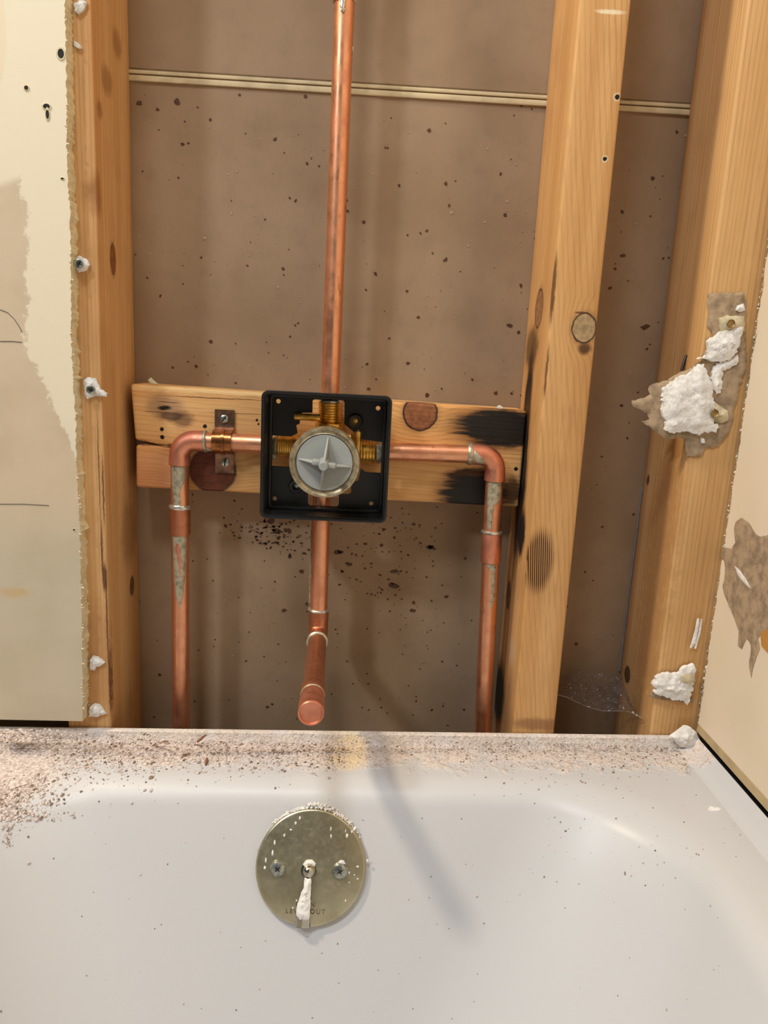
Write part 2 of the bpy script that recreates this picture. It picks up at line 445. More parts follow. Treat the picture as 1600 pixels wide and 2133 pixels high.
for (px, py, r, a) in [(705, 1150, 5, 1.8), (727, 1175, 4.5, 1.8), (820, 1220, 6, 1.9), (822, 1190, 4.5, 2), (900, 1141, 5, 1.9), (895, 1140, 4, 2), (800, 1103, 3.5, 1.2),
        (628, 1190, 4, 1.5), (592, 1271, 4, 1.2), (639, 1258, 4.5, .7), (565, 1085, 6, 1.3), (600, 1105, 5, 1.8), (575, 1105, 5, 1.3), (795, 1136, 3.5, 1), (822, 1120, 3, 1),
        (894, 272, 3.5, 1), (860, 1272, 4, 1.8), (782, 1240, 2, 1), (930, 1243, 3, 1.6), (290, 215, 4, 1.5), (369, 212, 5, 1.3), (328, 228, 3, 1.2), (1380, 208, 2.5, 1.3), (1320, 168, 2, 1),
        (1297, 533, 3.5, 1.6), (1062, 678, 3.5, 1.8), (850, 757, 3, 1.3), (890, 823, 4, 1), (1345, 681, 5, 1.8), (758, 462, 3, 1.2), (590, 560, 3, 1.1), (380, 300, 3, 1.2)]:
    splpx(px, py, r, a, R.uniform(-.4, .4))
for i in range(430):
    px, py = R.uniform(275, 1440), R.uniform(0, 1500); splpx(px, py, abs(R.gauss(0, 1.3))+.5, R.uniform(1, 1.6), R.uniform(-1, 1))
for i in range(260):
    px, py = R.uniform(275, 1440), R.uniform(250, 1500); splpx(px, py, abs(R.gauss(0, .9))+.4, R.uniform(1, 1.6), R.uniform(-1, 1), mw)
o = m.build('splatter', M_splat, wb, smooth=False, label='dark brown dried splatter specks'); o['kind'] = 'stuff'
o = mw.build('plaster_specks', M_splatw, wb, smooth=False); o['kind'] = 'stuff'
q0 = onY(1305, 1270, .0885); q1 = onY(1297, 1440, .0885)
MB().box((.2712, .0875, .430), (.2722, .089, .62)).build('joint_strip', simple('blue_reflection_strip', (150, 152, 164), .6), wb, smooth=False, label='pale strip in the corner joint, bluish reflected light painted into its colour')  # bluish light reflected in the joint, painted as a thin strip

# left drywall sheet, cut ragged along its right edge
wl = thing('wall_left', (-.5, 0, 0), kind='structure')
fe = [(135, -60), (135, 0), (137, 90), (139, 200), (139, 300), (141, 370), (146, 440), (147, 520), (148, 620), (149, 720), (153, 800), (158, 880), (160, 960), (163, 1020), (167, 1100), (169, 1200), (171, 1320), (172, 1420), (173, 1500)]
fr = []
for i in range(len(fe)-1):
    a, b = fe[i], fe[i+1]; k = max(2, int((b[1]-a[1])/6))
    for j in range(k):
        t = j/k; q = onY(a[0]+(b[0]-a[0])*t, a[1]+(b[1]-a[1])*t, -.012); fr.append((q.x+R.uniform(-.0007, .0006), q.z))
zb = .4080
top = [(-1.6, 2.4), (fr[0][0], 2.4)]
outl = top+fr+[(fr[-1][0], zb), (-.43, zb-.003), (-.43, .0), (-1.6, .0)]
n = len(outl); bk = []
for i, (a, b) in enumerate(outl):
    if 2 <= i < n-4:
        e = .0012*mnoise.noise(Vector((b*90, 3, 1)))+R.uniform(0, .0012)+(.0016 if R.random() < .10 else 0); bk.append((a+e, b))
    else: bk.append((a, b))
mm = MB(); tr = tessellate_polygon([[Vector((a, b, 0)) for a, b in outl]])
mm.add([(a, -.012, b) for a, b in outl], [tuple(t) for t in tr]).build('painted_face', M_wall_left, wl, smooth=False)
mm = MB(); vs = [(a+.00005, -.0119, b) for a, b in outl]+[(a, 0, b) for a, b in bk]
mm.add(vs, [(i, i+1, i+1+n, i+n) for i in range(1, n-1)]+[tuple(i+n for i in t) for t in tr]).build('gypsum_core', M_core, wl, smooth=False, label='cream torn cut edge of the sheet')
# fuzz of torn paper along the cut
fz = MB()
for i in range(170):
    a, b = R.choice(fr[4:]); s_ = R.uniform(.0006, .0017)
    if b > .66 and R.random() < .55: continue
    y = R.choice((-.0118, -.0005)); cx = a+R.uniform(-.0006, .001)
    fz.lathe((cx, y, b), (R.uniform(.2, 1), R.uniform(-.5, .2), R.uniform(-.7, .7)), [(-s_, 0), (-s_*.4, s_*.5), (s_*.5, s_*.55), (s_*1.1, 0)], 5, False)
o = fz.build('paper_fuzz', M_paper2, wl, smooth=False); o['kind'] = 'stuff'
# holes and pencil marks
for (px, py, r, sx, sz) in [(55, 183, 4, 1, 1), (127, 112, 6, 1, 1.4), (97, 222, 6, 1.1, .8), (99, 238, 4, .8, 2.2), (154, 1103, 2, 1, 1), (130, 372, 3, 1, .6)]:
    q = onY(px, py, -.0121); rr = r*.00039
    ring = MB(); ring.lathe((q.x, -.0119, q.z), (0, -1, 0), [(0, rr*1.5), (.0005, rr*1.35), (.0006, rr*1.0), (.0002, rr*.95)], 14, False)
    ring.v = [Vector((q.x+(v.x-q.x)*sx, v.y, q.z+(v.z-q.z)*sz)) for v in ring.v]; ring.build('nail_hole_rim', M_paper2, wl)
    h = MB(); h.lathe((q.x, -.0121, q.z), (0, -1, 0), [(0, rr), (.00015, rr)], 12); h.v = [Vector((q.x+(v.x-q.x)*sx, v.y, q.z+(v.z-q.z)*sz)) for v in h.v]
    h.build('nail_hole', M_slot, wl, label='small dark hole in the painted face')
for pts in ([(0, 711), (25, 711), (46, 713)], [(0, 1050), (50, 1050), (102, 1053)], [(0, 645), (16, 651), (30, 665), (40, 680), (46, 692)]):
    P3 = [onY(x, y, -.0121) for x, y in pts]; MB().sweep(P3, .00028, 6).build('pencil_mark', M_pencil, wl, label='thin grey pencil line')

# right-hand wall
wr = thing('wall_right', (WX, -.5, 0), kind='structure')
def rz_(i): return R.uniform(-.0012, .0012)
ends = [(-.0050+.0025*mnoise.noise(Vector((i*.17, 5, 2)))+R.uniform(-.0007, .0007), .418+i*.003) for i in range(660)]
outl = [(-2.2, .4145), (-.004, .4145)]+ends+[(-.004, 2.42), (-2.2, 2.42)]
MB().prism([outl], lambda a, b, d: (WX+d, min(a, -.0005), b), 0, .012).build('painted_board', M_wall_right, wr, smooth=False)
MB().box((WX+.012, -2.2, 0), (WX+.05, -.002, 2.4)).build('framing', M_slot, wr, smooth=False)
MB().prism([[(-1.9, .4150), (-.004, .4150), (-.006, .4225), (-1.9, .4340)]], lambda a, b, d: (WX-d, a, b), 0, .0004).build('unpainted_strip', simple('bare_strip', (188, 166, 126), .7, 0, .08, 60), wr, smooth=False, label='darker tan unpainted band along the bottom')
mm = MB(); vs = []; nz_ = 520
for i in range(nz_+1):
    z = .4150+i*.0016
    for k, y in enumerate((-.0085, -.0060, -.0040, -.0022, -.0004)):
        vs.append((WX+.0006+.0012*(k/4)+.0007*mnoise.noise(Vector((z*260, y*300, 4)))+R.uniform(-.0002, .0002), y, z))
mm.add(vs, [(i*5+k, i*5+k+1, (i+1)*5+k+1, (i+1)*5+k) for i in range(nz_) for k in range(4)]).build('gypsum_core', simple('grey_core', (206, 194, 170), .95, 0, .3, 160, .7), wr, smooth=False, label='crumbled grey cut edge')
fz = MB()
for i in range(170):
    z = R.uniform(.42, 1.0); s_ = R.uniform(.0004, .0014)
    fz.lathe((WX+.0004, R.uniform(-.0055, -.0010), z), (R.uniform(-1, 0), R.uniform(-1, .2), R.uniform(-1, 1)), [(-s_, 0), (-s_*.4, s_*.5), (s_*.5, s_*.55), (s_*1.1, 0)], 5, False)
o = fz.build('crumbling_edge', M_plaster, wr, smooth=False); o['kind'] = 'stuff'
tear = [(1534, 1086), (1546, 1078), (1560, 1088), (1572, 1108), (1585, 1118), (1610, 1112), (1640, 1180), (1640, 1330), (1602, 1350), (1588, 1318), (1580, 1330), (1584, 1350), (1574, 1378), (1566, 1412), (1561, 1388), (1565, 1345), (1556, 1330), (1546, 1352), (1538, 1345), (1540, 1315), (1527, 1280), (1510, 1240), (1506, 1220), (1511, 1195), (1510, 1170), (1502, 1155), (1508, 1142), (1524, 1144), (1533, 1130), (1530, 1105)]
slab(rough_line(pxX(tear, WX), .004, .0008), lambda a, b, d: (WX-.0002-d, a, b), .0005, .0003, .004, 3).build('torn_patch', M_paper, wr, label='ragged brown patch where the paint and paper tore off')
slab(rough_line(pxX([(1532, 1178), (1545, 1190), (1556, 1205), (1566, 1226), (1556, 1218), (1540, 1200)], WX), .004, .0003), lambda a, b, d: (WX-.0006-d, a, b), .0008, .0003, .003, 4).build('curled_paper', M_plaster, wr, label='pale curl of torn paper on the patch')
slab(rough_line(pxX([(1586, 1318), (1606, 1308), (1640, 1310), (1640, 1370), (1600, 1358), (1588, 1345)], WX), .004, .0003), lambda a, b, d: (WX-.0007-d, a, b), .0003, .0, .004, 5).build('hole_showing_wood', simple('amber_wood_hole', (196, 140, 66), .7), wr, label='amber wood showing through the torn patch')
for pts, nm in (([(1453, 1290), (1457, 1288), (1458, 1300), (1450, 1340), (1441, 1352), (1438, 1350), (1449, 1312)], 'paper_sliver'), ([(1461, 1290), (1464, 1290), (1460, 1320), (1451, 1352), (1447, 1352), (1456, 1318)], 'paper_sliver')):
    slab(pxY(pts, -.004), lambda a, b, d: (a, -.003-d, b), .0008, .0002, .002, 8).build(nm, M_plaster, wr, label='thin white paper sliver at the wall edge')

# ------------------------------------------------------------------ studs and blocking
def stud(name, x0, x1, mat, label, z0=.0, z1=2.4):
    return MB().box((x0, 0, z0), (x1, .0885, z1)).build(name, mat, smooth=True, bevel=.0022, seg=3, label=label, cat='stud')
mL = wood('stud_wood_left', light=(220, 176, 122), dark=(200, 148, 92), off=(3, 0, 0),
    knots=[((-.212, .034, .7985), (.01, .0065, .012), (150, 92, 46), .5), ((-.212, .0655, .5075), (.01, .006, .0085), (120, 84, 44), .7)],
    smears=[((-.212, .056, .9675), (.012, .011, .010), (150, 104, 56), .7, .01), ((-.212, .030, .9314), (.012, .012, .010), (150, 104, 56), .7, .01), ((-.214, .012, .905), (.014, .006, .006), (140, 92, 48), .7, .008),
            ((-.214, .004, .843), (.01, .006, .016), (148, 96, 50), .7, .006), ((-.212, .06, .56), (.01, .02, .03), (132, 92, 50), .5, .02), ((-.225, 0, .46), (.02, .01, .05), (170, 120, 72), .5, .02)],
    cracks=[((-.2135, .001, .61), (.0006, .004, .030)), ((-.216, .0, .56), (.0008, .006, .024)), ((-.2135, .002, .50), (.0007, .004, .05)), ((-.2165, 0, .63), (.0004, .004, .05)), ((-.2128, .003, .44), (.001, .005, .035)), ((-.2145, .0, .535), (.002, .004, .012))])
stud('wall_stud', -.2505, -.212, mL, 'wooden wall stud beside the ragged drywall edge, left of the copper pipes')
mM = wood('stud_wood_middle', light=(218, 170, 112), dark=(200, 148, 90), lean=190,
    knots=[((.1745, 0, .7615), (.0098, .006, .0115), (190, 160, 118), .9), ((.1465, .0445, .778), (.006, .013, .016), (166, 118, 76), .8), ((.1465, .066, .513), (.006, .008, .013), (130, 92, 50), .8)],
    char=[((.1455, .056, .69), (.006, .012, .05), 1.0), ((.1455, .052, .62), (.006, .016, .06), 1.0), ((.1455, .034, .582), (.005, .0115, .019), 1.0), ((.1455, .060, .745), (.005, .022, .016), .55), ((.1455, .07, .41), (.006, .022, .028), 1.0)],
    stripes=[((.1560, 0, .5655), (.0120, .01, .026))], 
    smears=[((.175, 0, .4135), (.03, .01, .006), (120, 76, 50), .6, .006), ((.1765, 0, .7455), (.005, .004, .005), (70, 38, 20), .9, .004), ((.170, 0, .99), (.010, .003, .0016), (240, 224, 190), .9, .002), ((.1465, .03, .47), (.006, .012, .012), (186, 170, 150), .5, .02)],
    holes=[((.1818, 0, .9326), .0019, True), ((.1772, 0, .8886), .0016, True)],
    cracks=[((.1470, .001, .79), (.0013, .005, .026)), ((.1474, .001, .725), (.0008, .004, .02)), ((.1705, 0, .7735), (.005, .003, .0008))])
stud('wall_stud', .1465, .1848, mM, 'wooden wall stud with a round grey knot and scorch marks, right of the valve')
mR = wood('stud_wood_right', light=(216, 172, 116), dark=(202, 154, 98), off=(0, 5, 0),
    knots=[((.2725, .069, .4348), (.006, .007, .008), (112, 76, 42), .8)], smears=[((.2725, .0775, .6289), (.006, .003, .005), (60, 36, 20), .9, .002), ((.2725, .03, .55), (.006, .03, .16), (176, 128, 78), .6, .03)],
    holes=[((.2725, .0266, .744), .0012, False)])
stud('wall_stud', .2725, WX+.0110, mR, 'wooden corner stud behind the torn white plaster, against the right wall')

b0 = onY(270, 797, .051); b1 = onY(1105, 856, .051); b2 = onY(275, 1015, .051); b3 = onY(1085, 1057, .051)
x0, x1 = -.2062, .1455
mb = MB()
def brd(x): t = (x-x0)/(x1-x0); return (b0.z*(1-t)+b1.z*t, b2.z*(1-t)+b3.z*t)
# board with a notch split in its left end
ta, ba = brd(x0); tb, bb = brd(x1)
sp = .6455
outb = [(x0+.0008, ta-.001), (x1, tb), (x1, bb), (x0+.004, ba), (x0+.0045, sp-.0022), (x0+.013, sp-.0005), (x0+.024, sp-.0018), (x0+.013, sp+.0012), (x0+.004, sp+.0022)]
mb.prism([outb[::-1]], lambda a, b, d: (a, .051+d, b), 0, .0375)
mB = wood('blocking_wood', axis='X', light=(228, 180, 118), dark=(214, 156, 92), off=(0, 0, 2), lean=60,
    knots=[((.0501, .051, .6835), (.0150, .02, .0150), (150, 92, 56), .95), ((-.1335, .051, .6235), (.0205, .02, .0200), (104, 50, 26), .6)],
    char=[((-.1700, .051, .6700), (.010, .008, .0035), .55), ((.1230, .051, .6740), (.040, .014, .0165), 1.0), ((.1010, .051, .6300), (.020, .012, .0050), 1.0), ((.1030, .051, .6130), (.028, .014, .0160), 1.0), ((.137, .051, .617), (.009, .012, .011), .7)],
    smears=[((-.176, .051, .679), (.016, .01, .010), (150, 116, 88), .7, .01), ((-.176, .051, .6775), (.0060, .006, .0020), (24, 16, 10), 1.0, .003), ((-.160, .051, .668), (.010, .006, .007), (104, 72, 52), .75, .008), ((-.186, .051, .62), (.02, .006, .02), (204, 136, 96), .6, .02), ((-.13, .051, .694), (.09, .02, .0025), (236, 200, 140), .7, .004)],
    holes=[((-.1783, .051, .6585), .0018, False), ((-.1780, .051, .6515), .0019, False), ((-.1403, .051, .6629), .0018, False), ((.1401, .051, .6374), .0019, False), ((-.0945, .051, .6705), .0012, False), ((-.093, .051, .667), .001, False)],
    cracks=[((-.172, .051, .6825), (.010, .004, .0004)), ((-.183, .051, .6735), (.012, .004, .0003)), ((-.110, .051, .6755), (.030, .004, .0003)), ((-.165, .051, .640), (.012, .004, .0003)), ((-.190, .051, .6445), (.018, .006, .0013)), ((-.17, .051, .644), (.004, .006, .002)), ((-.13, .051, .688), (.05, .003, .0004))])
mb.build('blocking_board', mB, bevel=.0026, seg=3, angle=25, label='horizontal wooden blocking board between two studs, scorched at its right end', cat='board')
# nail with its head standing out of the corner stud
q = onX(1430, 735, .2725); q2 = onX(1426, 772, .2722)
MB().sweep([q+Vector((.002, 0, 0)), q+Vector((-.0005, -.001, -.003)), q2+Vector((-.003, -.001, 0))], [.0008, .0011, .0012], 10).build('nail', M_nail, label='dark bent nail driven into the side of the corner stud', cat='nail')

# ------------------------------------------------------------------ pipes
RP = .00795; RE = .0092
def pz(x, y): return onY(x, y, PY).z
def ringl(parent, c, axis, r=.0100, w=.0022, mat=None, wob=0):
    a = Vector(axis).normalized(); MB().lathe(Vector(c)-a*w/2, a, [(0, RP*.99), (0, r*.93), (w*.25, r), (w*.75, r), (w, r*.93), (w, RP*.99)], 32, False).build('solder_ring', mat or M_sol, parent)
def patch(parent, A, B, rows, mat, r=RP, name='solder_drip', label=None, back=(0, -1, 0)):
    """rows: (t along A->B, left angle, right angle, lift); angle 0 faces the viewer"""
    A = Vector(A); B = Vector(B); ax = (B-A).normalized(); f = Vector(back); f = (f-ax*f.dot(ax)).normalized(); s_ = f.cross(ax)
    if s_.x < 0: s_ = -s_
    K = 9; vs = []; fs = []
    rr = []
    for i in range(len(rows)-1):
        for j in range(5):
            t = j/5; rr.append([rows[i][k]*(1-t)+rows[i+1][k]*t for k in range(4)])
    rr.append(list(rows[-1]))
    for i, (t, l, rt_, h) in enumerate(rr):
        jl = R.uniform(-.05, .05); jr = R.uniform(-.05, .05)
        for k in range(K):
            u = k/(K-1); a = (l+jl)+((rt_+jr)-(l+jl))*u; lift = -.0002 if k in (0, K-1) else h*(4*u*(1-u))**.35
            if i in (0, len(rr)-1): lift = -.0002
            vs.append(A+(B-A)*t+(f*math.cos(a)+s_*math.sin(a))*(r+lift))
    for i in range(len(rr)-1):
        for k in range(K-1): fs.append((i*K+k, i*K+k+1, (i+1)*K+k+1, (i+1)*K+k))
    m_ = MB(); m_.add(vs, fs); m_.build(name, mat, parent, label=label)
def elbow_path(c, a, b, leg, rad):
    """from point c going along a (unit) for leg, mirrored along b"""
    c = Vector(c); a = Vector(a); b = Vector(b); out = [c+a*leg, c+a*(leg*.5+rad*.5)]
    o = c+a*rad+b*rad
    for i in range(13):
        t = PI/2*i/12; out.append(o-b*rad*math.cos(t)-a*rad*math.sin(t))
    out += [c+b*(leg*.5+rad*.5), c+b*leg]; return out
def fit(r): return r
# left supply
XL = -.1603; ZH = .6508
t = thing('copper_supply_pipe', (XL, PY, .0), 'copper supply pipe rising by the left stud and elbowing right into the valve', 'pipe')
zc1 = pz(375, 1058); zc0 = pz(376, 1112); zel = pz(375, 968)
MB().sweep([(XL-.0005, PY, .0), (XL, PY, zc0+.003)], RP, 36).build('pipe', M_cop, t)
MB().lathe((XL, PY, zc0), (0, 0, 1), [(0, RP), (0, RE), (zc1-zc0, RE), (zc1-zc0, RP)], 36, False).build('coupling', M_cop_dk, t)
MB().sweep([(XL, PY, zc1-.003), (XL, PY, zel+.003)], RP, 36).build('pipe', M_cop, t)
ringl(t, (XL, PY, zc1+.001), (.05, .08, 1), .0098, .0040, M_solb)
ep = elbow_path((XL, PY, ZH), (0, 0, -1), (1, 0, 0), ZH-zel, .0135)
MB().sweep(ep, [RE*1.02]*2+[RE*.97]*13+[RE*1.0, RE*1.02], 36).build('elbow', M_cop_el, t)
xe = XL+(ZH-zel)
MB().sweep([(xe-.004, PY, ZH), (-.070, PY, ZH-.0002)], RP, 36).build('pipe', M_cop, t)
ringl(t, (xe+.001, PY, ZH), (1, 0, .08), .0098, .0030, M_sol)
patch(t, (xe, PY, ZH), (xe+.010, PY, ZH), [(0, -1.6, -.6, .001), (.5, -1.5, -.8, .0008), (1, -1.4, -1.1, .0003)], M_flux, back=(0, -1, 0))
L_ = zel-zc1
patch(t, (XL, PY, zel+.001), (XL, PY, zc1), [(0, -1.0, 1.0, .0004), (.30, -.95, .95, .0005), (.5, -.85, .55, .0005), (.65, -.6, .3, .0005), (1, -.55, .45, .0006)], M_flux, label='grey solder run down the front of the pipe')
zz = lambda y: (pz(376, y)-zc0)/(pz(378, 1500)-zc0)
patch(t, (XL, PY, zc0), (XL, PY, pz(378, 1500)), [(0, -.95, 1.1, .0004), (zz(1130), -.8, 1.1, .0004), (zz(1160), -.75, 1.0, .0004), (zz(1200), -.62, .85, .0004), (zz(1232), -.42, .6, .0004), (zz(1250), -.12, .3, .0004), (zz(1262), .03, .14, .0003)], M_flux, label='long pointed run of grey solder')
patch(t, (XL, PY, zc0), (XL, PY, pz(378, 1500)), [(zz(1125), -.3, .15, .0007), (zz(1145), -.35, .3, .0007), (zz(1170), .05, .35, .0007), (zz(1205), .22, .27, .0006)], M_cop_el, name='bare_copper_spot')
# right supply (slightly out of plumb)
XR = .1185
t = thing('copper_supply_pipe', (XR+.02, PY, .0), 'copper supply pipe rising beside the scorched stud and elbowing left into the valve', 'pipe')
ZR = onY(980, 946, PY).z; zel = pz(1030, 1001); zc1 = pz(1024, 1110); zc0 = pz(1021, 1170)
XR = onY(1030, 1000, PY).x; xb = onY(1006, 1500, PY).x
def xr(z): return XR+(xb-XR)*(zel-z)/(zel-pz(1006, 1500)) if z < zel else XR
MB().sweep([(xr(0.0), PY, .0), (xr(zc0), PY, zc0+.003)], RP, 36).build('pipe', M_cop, t)
MB().sweep([(xr(zc0), PY, zc0), (xr(zc0), PY, zc0+.0005), (xr(zc1), PY, zc1-.0005), (xr(zc1), PY, zc1)], [RE*.97, RE, RE, RE*.97], 36).build('coupling', M_cop_el, t)
MB().sweep([(xr(zc1), PY, zc1-.003), (XR, PY, zel+.003)], RP, 36).build('pipe', M_cop, t)
ringl(t, (xr(zc1), PY, zc1+.0008), (0, .05, 1), .0099, .0028, M_solb)
ep = elbow_path((XR, PY, ZR), (0, 0, -1), (-1, 0, 0), ZR-zel, .0135)
MB().sweep(ep, [RE*1.02]*2+[RE*.97]*13+[RE*1.0, RE*1.02], 36).build('elbow', M_cop_el, t)
xe = XR-(ZR-zel)
MB().sweep([(xe+.004, PY, ZR), (.010, PY, ZH-.0018)], RP, 36).build('pipe', M_cop, t)
ringl(t, (xe-.001, PY, ZR), (1, 0, .02), .0098, .0045, M_sol)
patch(t, (xe+.001, PY, ZR), (xe+.012, PY, ZR), [(0, -.7, .7, .0005), (.5, -.9, 0, .0010), (1, -1.0, -.4, .0004)], M_flux, r=RE)
patch(t, (XR, PY, zel+.001), (xr(zc1), PY, zc1), [(0, -.95, .85, .0004), (.25, -1.0, .9, .0005), (.40, -1.0, .6, .0006), (.45, -.9, -.1, .0006), (.7, -.85, -.2, .0007), (.85, -.75, -.2, .0009), (.92, -.55, -.3, .0007)], M_flux, label='grey solder drip on the pipe')
zz = lambda y: (pz(1015, y)-zc0)/(pz(1006, 1500)-zc0)
patch(t, (xr(zc0), PY, zc0), (xb, PY, pz(1006, 1500)), [(0, -.95, .45, .0004), (zz(1178), -.5, .6, .0004), (zz(1186), -.1, .55, .0004), (zz(1225), 0, .55, .0004), (zz(1245), .0, .5, .0004), (zz(1262), .0, .2, .0003)], M_flux, label='pointed run of grey solder')
# shower riser
XV = -.0296
t = thing('copper_riser_pipe', (XV, PY, .69), 'tall straight copper pipe rising from the top of the valve', 'pipe')
MB().sweep([(XV-.0004, PY, .688), (XV+.0004, PY, 1.012)], RP, 40).build('pipe', M_cop, t)
MB().lathe((XV, PY, 1.0035), (0, 0, 1), [(0, RP), (0, RE), (.03, RE), (.03, RP)], 36, False).build('coupling', M_cop_dk, t)
MB().sweep([(XV, PY, 1.03), (XV, PY, 1.9)], RP, 24).build('pipe', M_cop, t)
ringl(t, (XV, PY, 1.0028), (0, 0, 1), .0100, .0025, M_solb)
patch(t, (XV, PY, 1.004), (XV, PY, .990), [(0, -.9, .6, .0008), (.3, -.35, .25, .0012), (.7, -.3, .15, .0014), (.95, -.2, .1, .0010)], M_solb, label='bright solder drip near the top of the pipe')
MB().lathe((XV+.0084, PY-.001, .968), (0, 0, 1), [(-.0025, 0), (-.001, .0008), (.001, .0006), (.003, 0)], 12, False).build('solder_bead', M_solb, t)
# tub spout drop and capped stub
XD0, XD1 = -.0344, -.0337
t = thing('copper_spout_stub', (XD1, PY, .47), 'copper drop pipe under the valve with a capped stub pointing out over the tub', 'pipe')
MB().sweep([(XD0, PY, .612), (XD1, PY, .495)], RP, 40).build('pipe', M_cop, t)
ringl(t, (XD1, PY, .5000), (0, 0, 1), .0098, .0026, M_solb)
MB().sweep([(XD0-.0086, PY+.002, .59), (XD1-.0086, PY+.002, .505)], .0008, 8).build('solder_trail', M_flux, t)
A = Vector((XD1, PY, .4755)); tip = Vector((-.0273, -.140, .4885)); dv = (tip-A).normalized()
p = []
o_ = A+Vector((0, 0, .012))+dv*.012
p = [A+Vector((0, 0, .0245)), A+Vector((0, 0, .016))]
for i in range(11):
    a = PI/2*i/10; p.append(o_-dv*.012*math.cos(a)-Vector((0, 0, .012))*math.sin(a))
p += [A+dv*.016, A+dv*.0225]
MB().sweep(p, [RE*1.02]*2+[RE*.98]*11+[RE, RE*1.02], 40).build('elbow', M_cop_dk, t)
MB().lathe(A+dv*.0222, dv, [(0, RP), (0, RE*1.04), (.0012, RE*1.08), (.0022, RE*1.0), (.0026, RP)], 40, False).build('solder_ring', M_sol, t)
L = (tip-A).length
MB().sweep([A+dv*.018, A+dv*(L-.02)], RP*1.03, 40).build('stub_pipe', M_cop_dk, t)
MB().lathe(A+dv*(L-.047), dv, [(0, RP), (0, RP*1.08), (.0012, RE*.99), (.012, RE*.99), (.014, RP*1.06)], 40, False).build('coupling', M_cop_dk, t)
MB().lathe(A+dv*(L-.0335), dv, [(0, RP*1.02), (.0012, RE*.98), (.0024, RP*1.04)], 40, False).build('solder_ring', M_flux, t)
MB().lathe(A+dv*(L-.031), dv, [(0, RP), (.0008, RE*.96), (.010, RE*.98), (.013, RE*.92), (.0165, RE*1.0), (.0275, RE*1.0), (.0302, RE*.99), (.031, RE*.92), (.0308, RE*.86), (.0292, RE*.80), (.0290, RE*.4), (.0288, 0)], 44, False).build('end_cap', M_cop_el, t, label='rounded copper end cap with a sunken face')

# pipe strap
q = onY(466, 922, PY); t = thing('pipe_strap', (q.x+.0006, .051, .63), 'copper pipe strap with two screws holding the left pipe to the board', 'bracket')
xs0, xs1 = onY(447, 900, .048).x, onY(488, 900, .048).x
prof = [(.0498, .6785), (.0498, .664), (.0490, .6618)]
for i in range(15):
    a = -.15+ (PI+.3)*i/14; prof.append((PY-.0093*math.sin(a), ZH+.0093*math.cos(a)))
prof += [(.0490, .6398), (.0498, .637), (.0498, .622)]
def strap(x0, x1, dt, pr):
    m_ = MB(); n_ = len(pr); vs = []
    for x in (x0, x1):
        for sgn in (0, 1):
            for i, (y, z) in enumerate(pr):
                tn = Vector((pr[min(i+1, n_-1)][0]-pr[max(i-1, 0)][0], pr[min(i+1, n_-1)][1]-pr[max(i-1, 0)][1])).normalized()
                nr = Vector((tn.y, -tn.x)); 
                vs.append((x, y+nr.x*dt*sgn, z+nr.y*dt*sgn))
    fs = []
    for i in range(n_-1):
        a, b, c, d = i, i+n_, i+2*n_, i+3*n_
        fs += [(a, a+1, b+1, b), (c, d, d+1, c+1), (a, c, c+1, a+1), (b, b+1, d+1, d)]
    for i in (0, n_-1): fs.append((i, i+n_, i+3*n_, i+2*n_))
    return m_.add(vs, fs)
strap(xs0, xs1, .0010, prof[:2]+prof[2:3]).build('ear', M_bracket, t); strap(xs0+.0005, xs1, .0010, prof[-3:]).build('ear', M_bracket, t)
strap(xs0+.0004, xs1-.0004, .0011, prof[2:-2]).build('band', M_strapband, t)
strap((xs0+xs1)/2-.0003, (xs0+xs1)/2+.0022, .0022, prof[4:-4]).build('rib', M_strapband, t)
for (px, py, ang) in ((467, 873, .9), (469, 963, 1.5)):
    q = onY(px, py, .0480)
    s_ = MB().lathe((q.x, .0505, q.z), (0, -1, 0), [(0, .0042), (.0012, .0042), (.0016, .0038), (.0026, .0036), (.0032, .0024), (.0034, 0)], 24).build('screw', M_zinc, t)
    sl = MB().box((-.0032, -.0003, -.0005), (.0032, .0007, .0005)); sl.xf(Matrix.Translation((q.x, .0470, q.z)) @ Matrix.Rotation(-ang, 4, 'Y'))
    sl.build('slot', M_slot, s_, smooth=False)

# ------------------------------------------------------------------ shower valve
t = thing('shower_valve', (XV, .035, .594), 'brass shower valve with a grey test cap in a square black bracket', 'valve')
CX, CZ, H = -.0304, .6465, .0523
def rrect(cx, cz, hx, hz, r, n=6):
    out = []
    for (sx, sz, a0) in ((1, 1, 0), (-1, 1, PI/2), (-1, -1, PI), (1, -1, 1.5*PI)):
        for i in range(n+1):
            a = a0+PI/2*i/n; out.append((cx+sx*(hx-r)+r*math.cos(a), cz+sz*(hz-r)+r*math.sin(a)))
    return out
# crop -> photo px
cp = lambda a, b: (500+a/4.444, 780+b/4.446)
cut = [(672, 240), (690, 232), (955, 240), (968, 262), (965, 460), (1085, 560), (1092, 505), (1105, 520), (1118, 600), (1338, 630), (1330, 915), (1160, 905), (1120, 870), (1095, 985), (1030, 1005), (1028, 1095), (1010, 1108), (915, 1110), (915, 1205), (895, 1225), (645, 1215), (628, 1195), (628, 1100), (480, 960), (480, 858), (240, 845), (240, 562), (470, 575), (532, 545), (520, 470), (552, 455), (555, 370), (575, 355), (670, 355)]
hole = [(max(a, CX-H+.0038), b) for a, b in pxY([cp(*p) for p in cut], .030)]
def circ(px, py, r, n=12):
    q = onY(px, py, .030); return [(q.x+r*math.cos(2*PI*i/n), q.z+r*math.sin(2*PI*i/n)) for i in range(n)]
holes = [hole]+[circ(*cp(a, b), .0020) for a, b in ((355, 248), (1278, 313), (322, 1150), (1215, 1196))]+[circ(*cp(1070, 435), .0034), ]
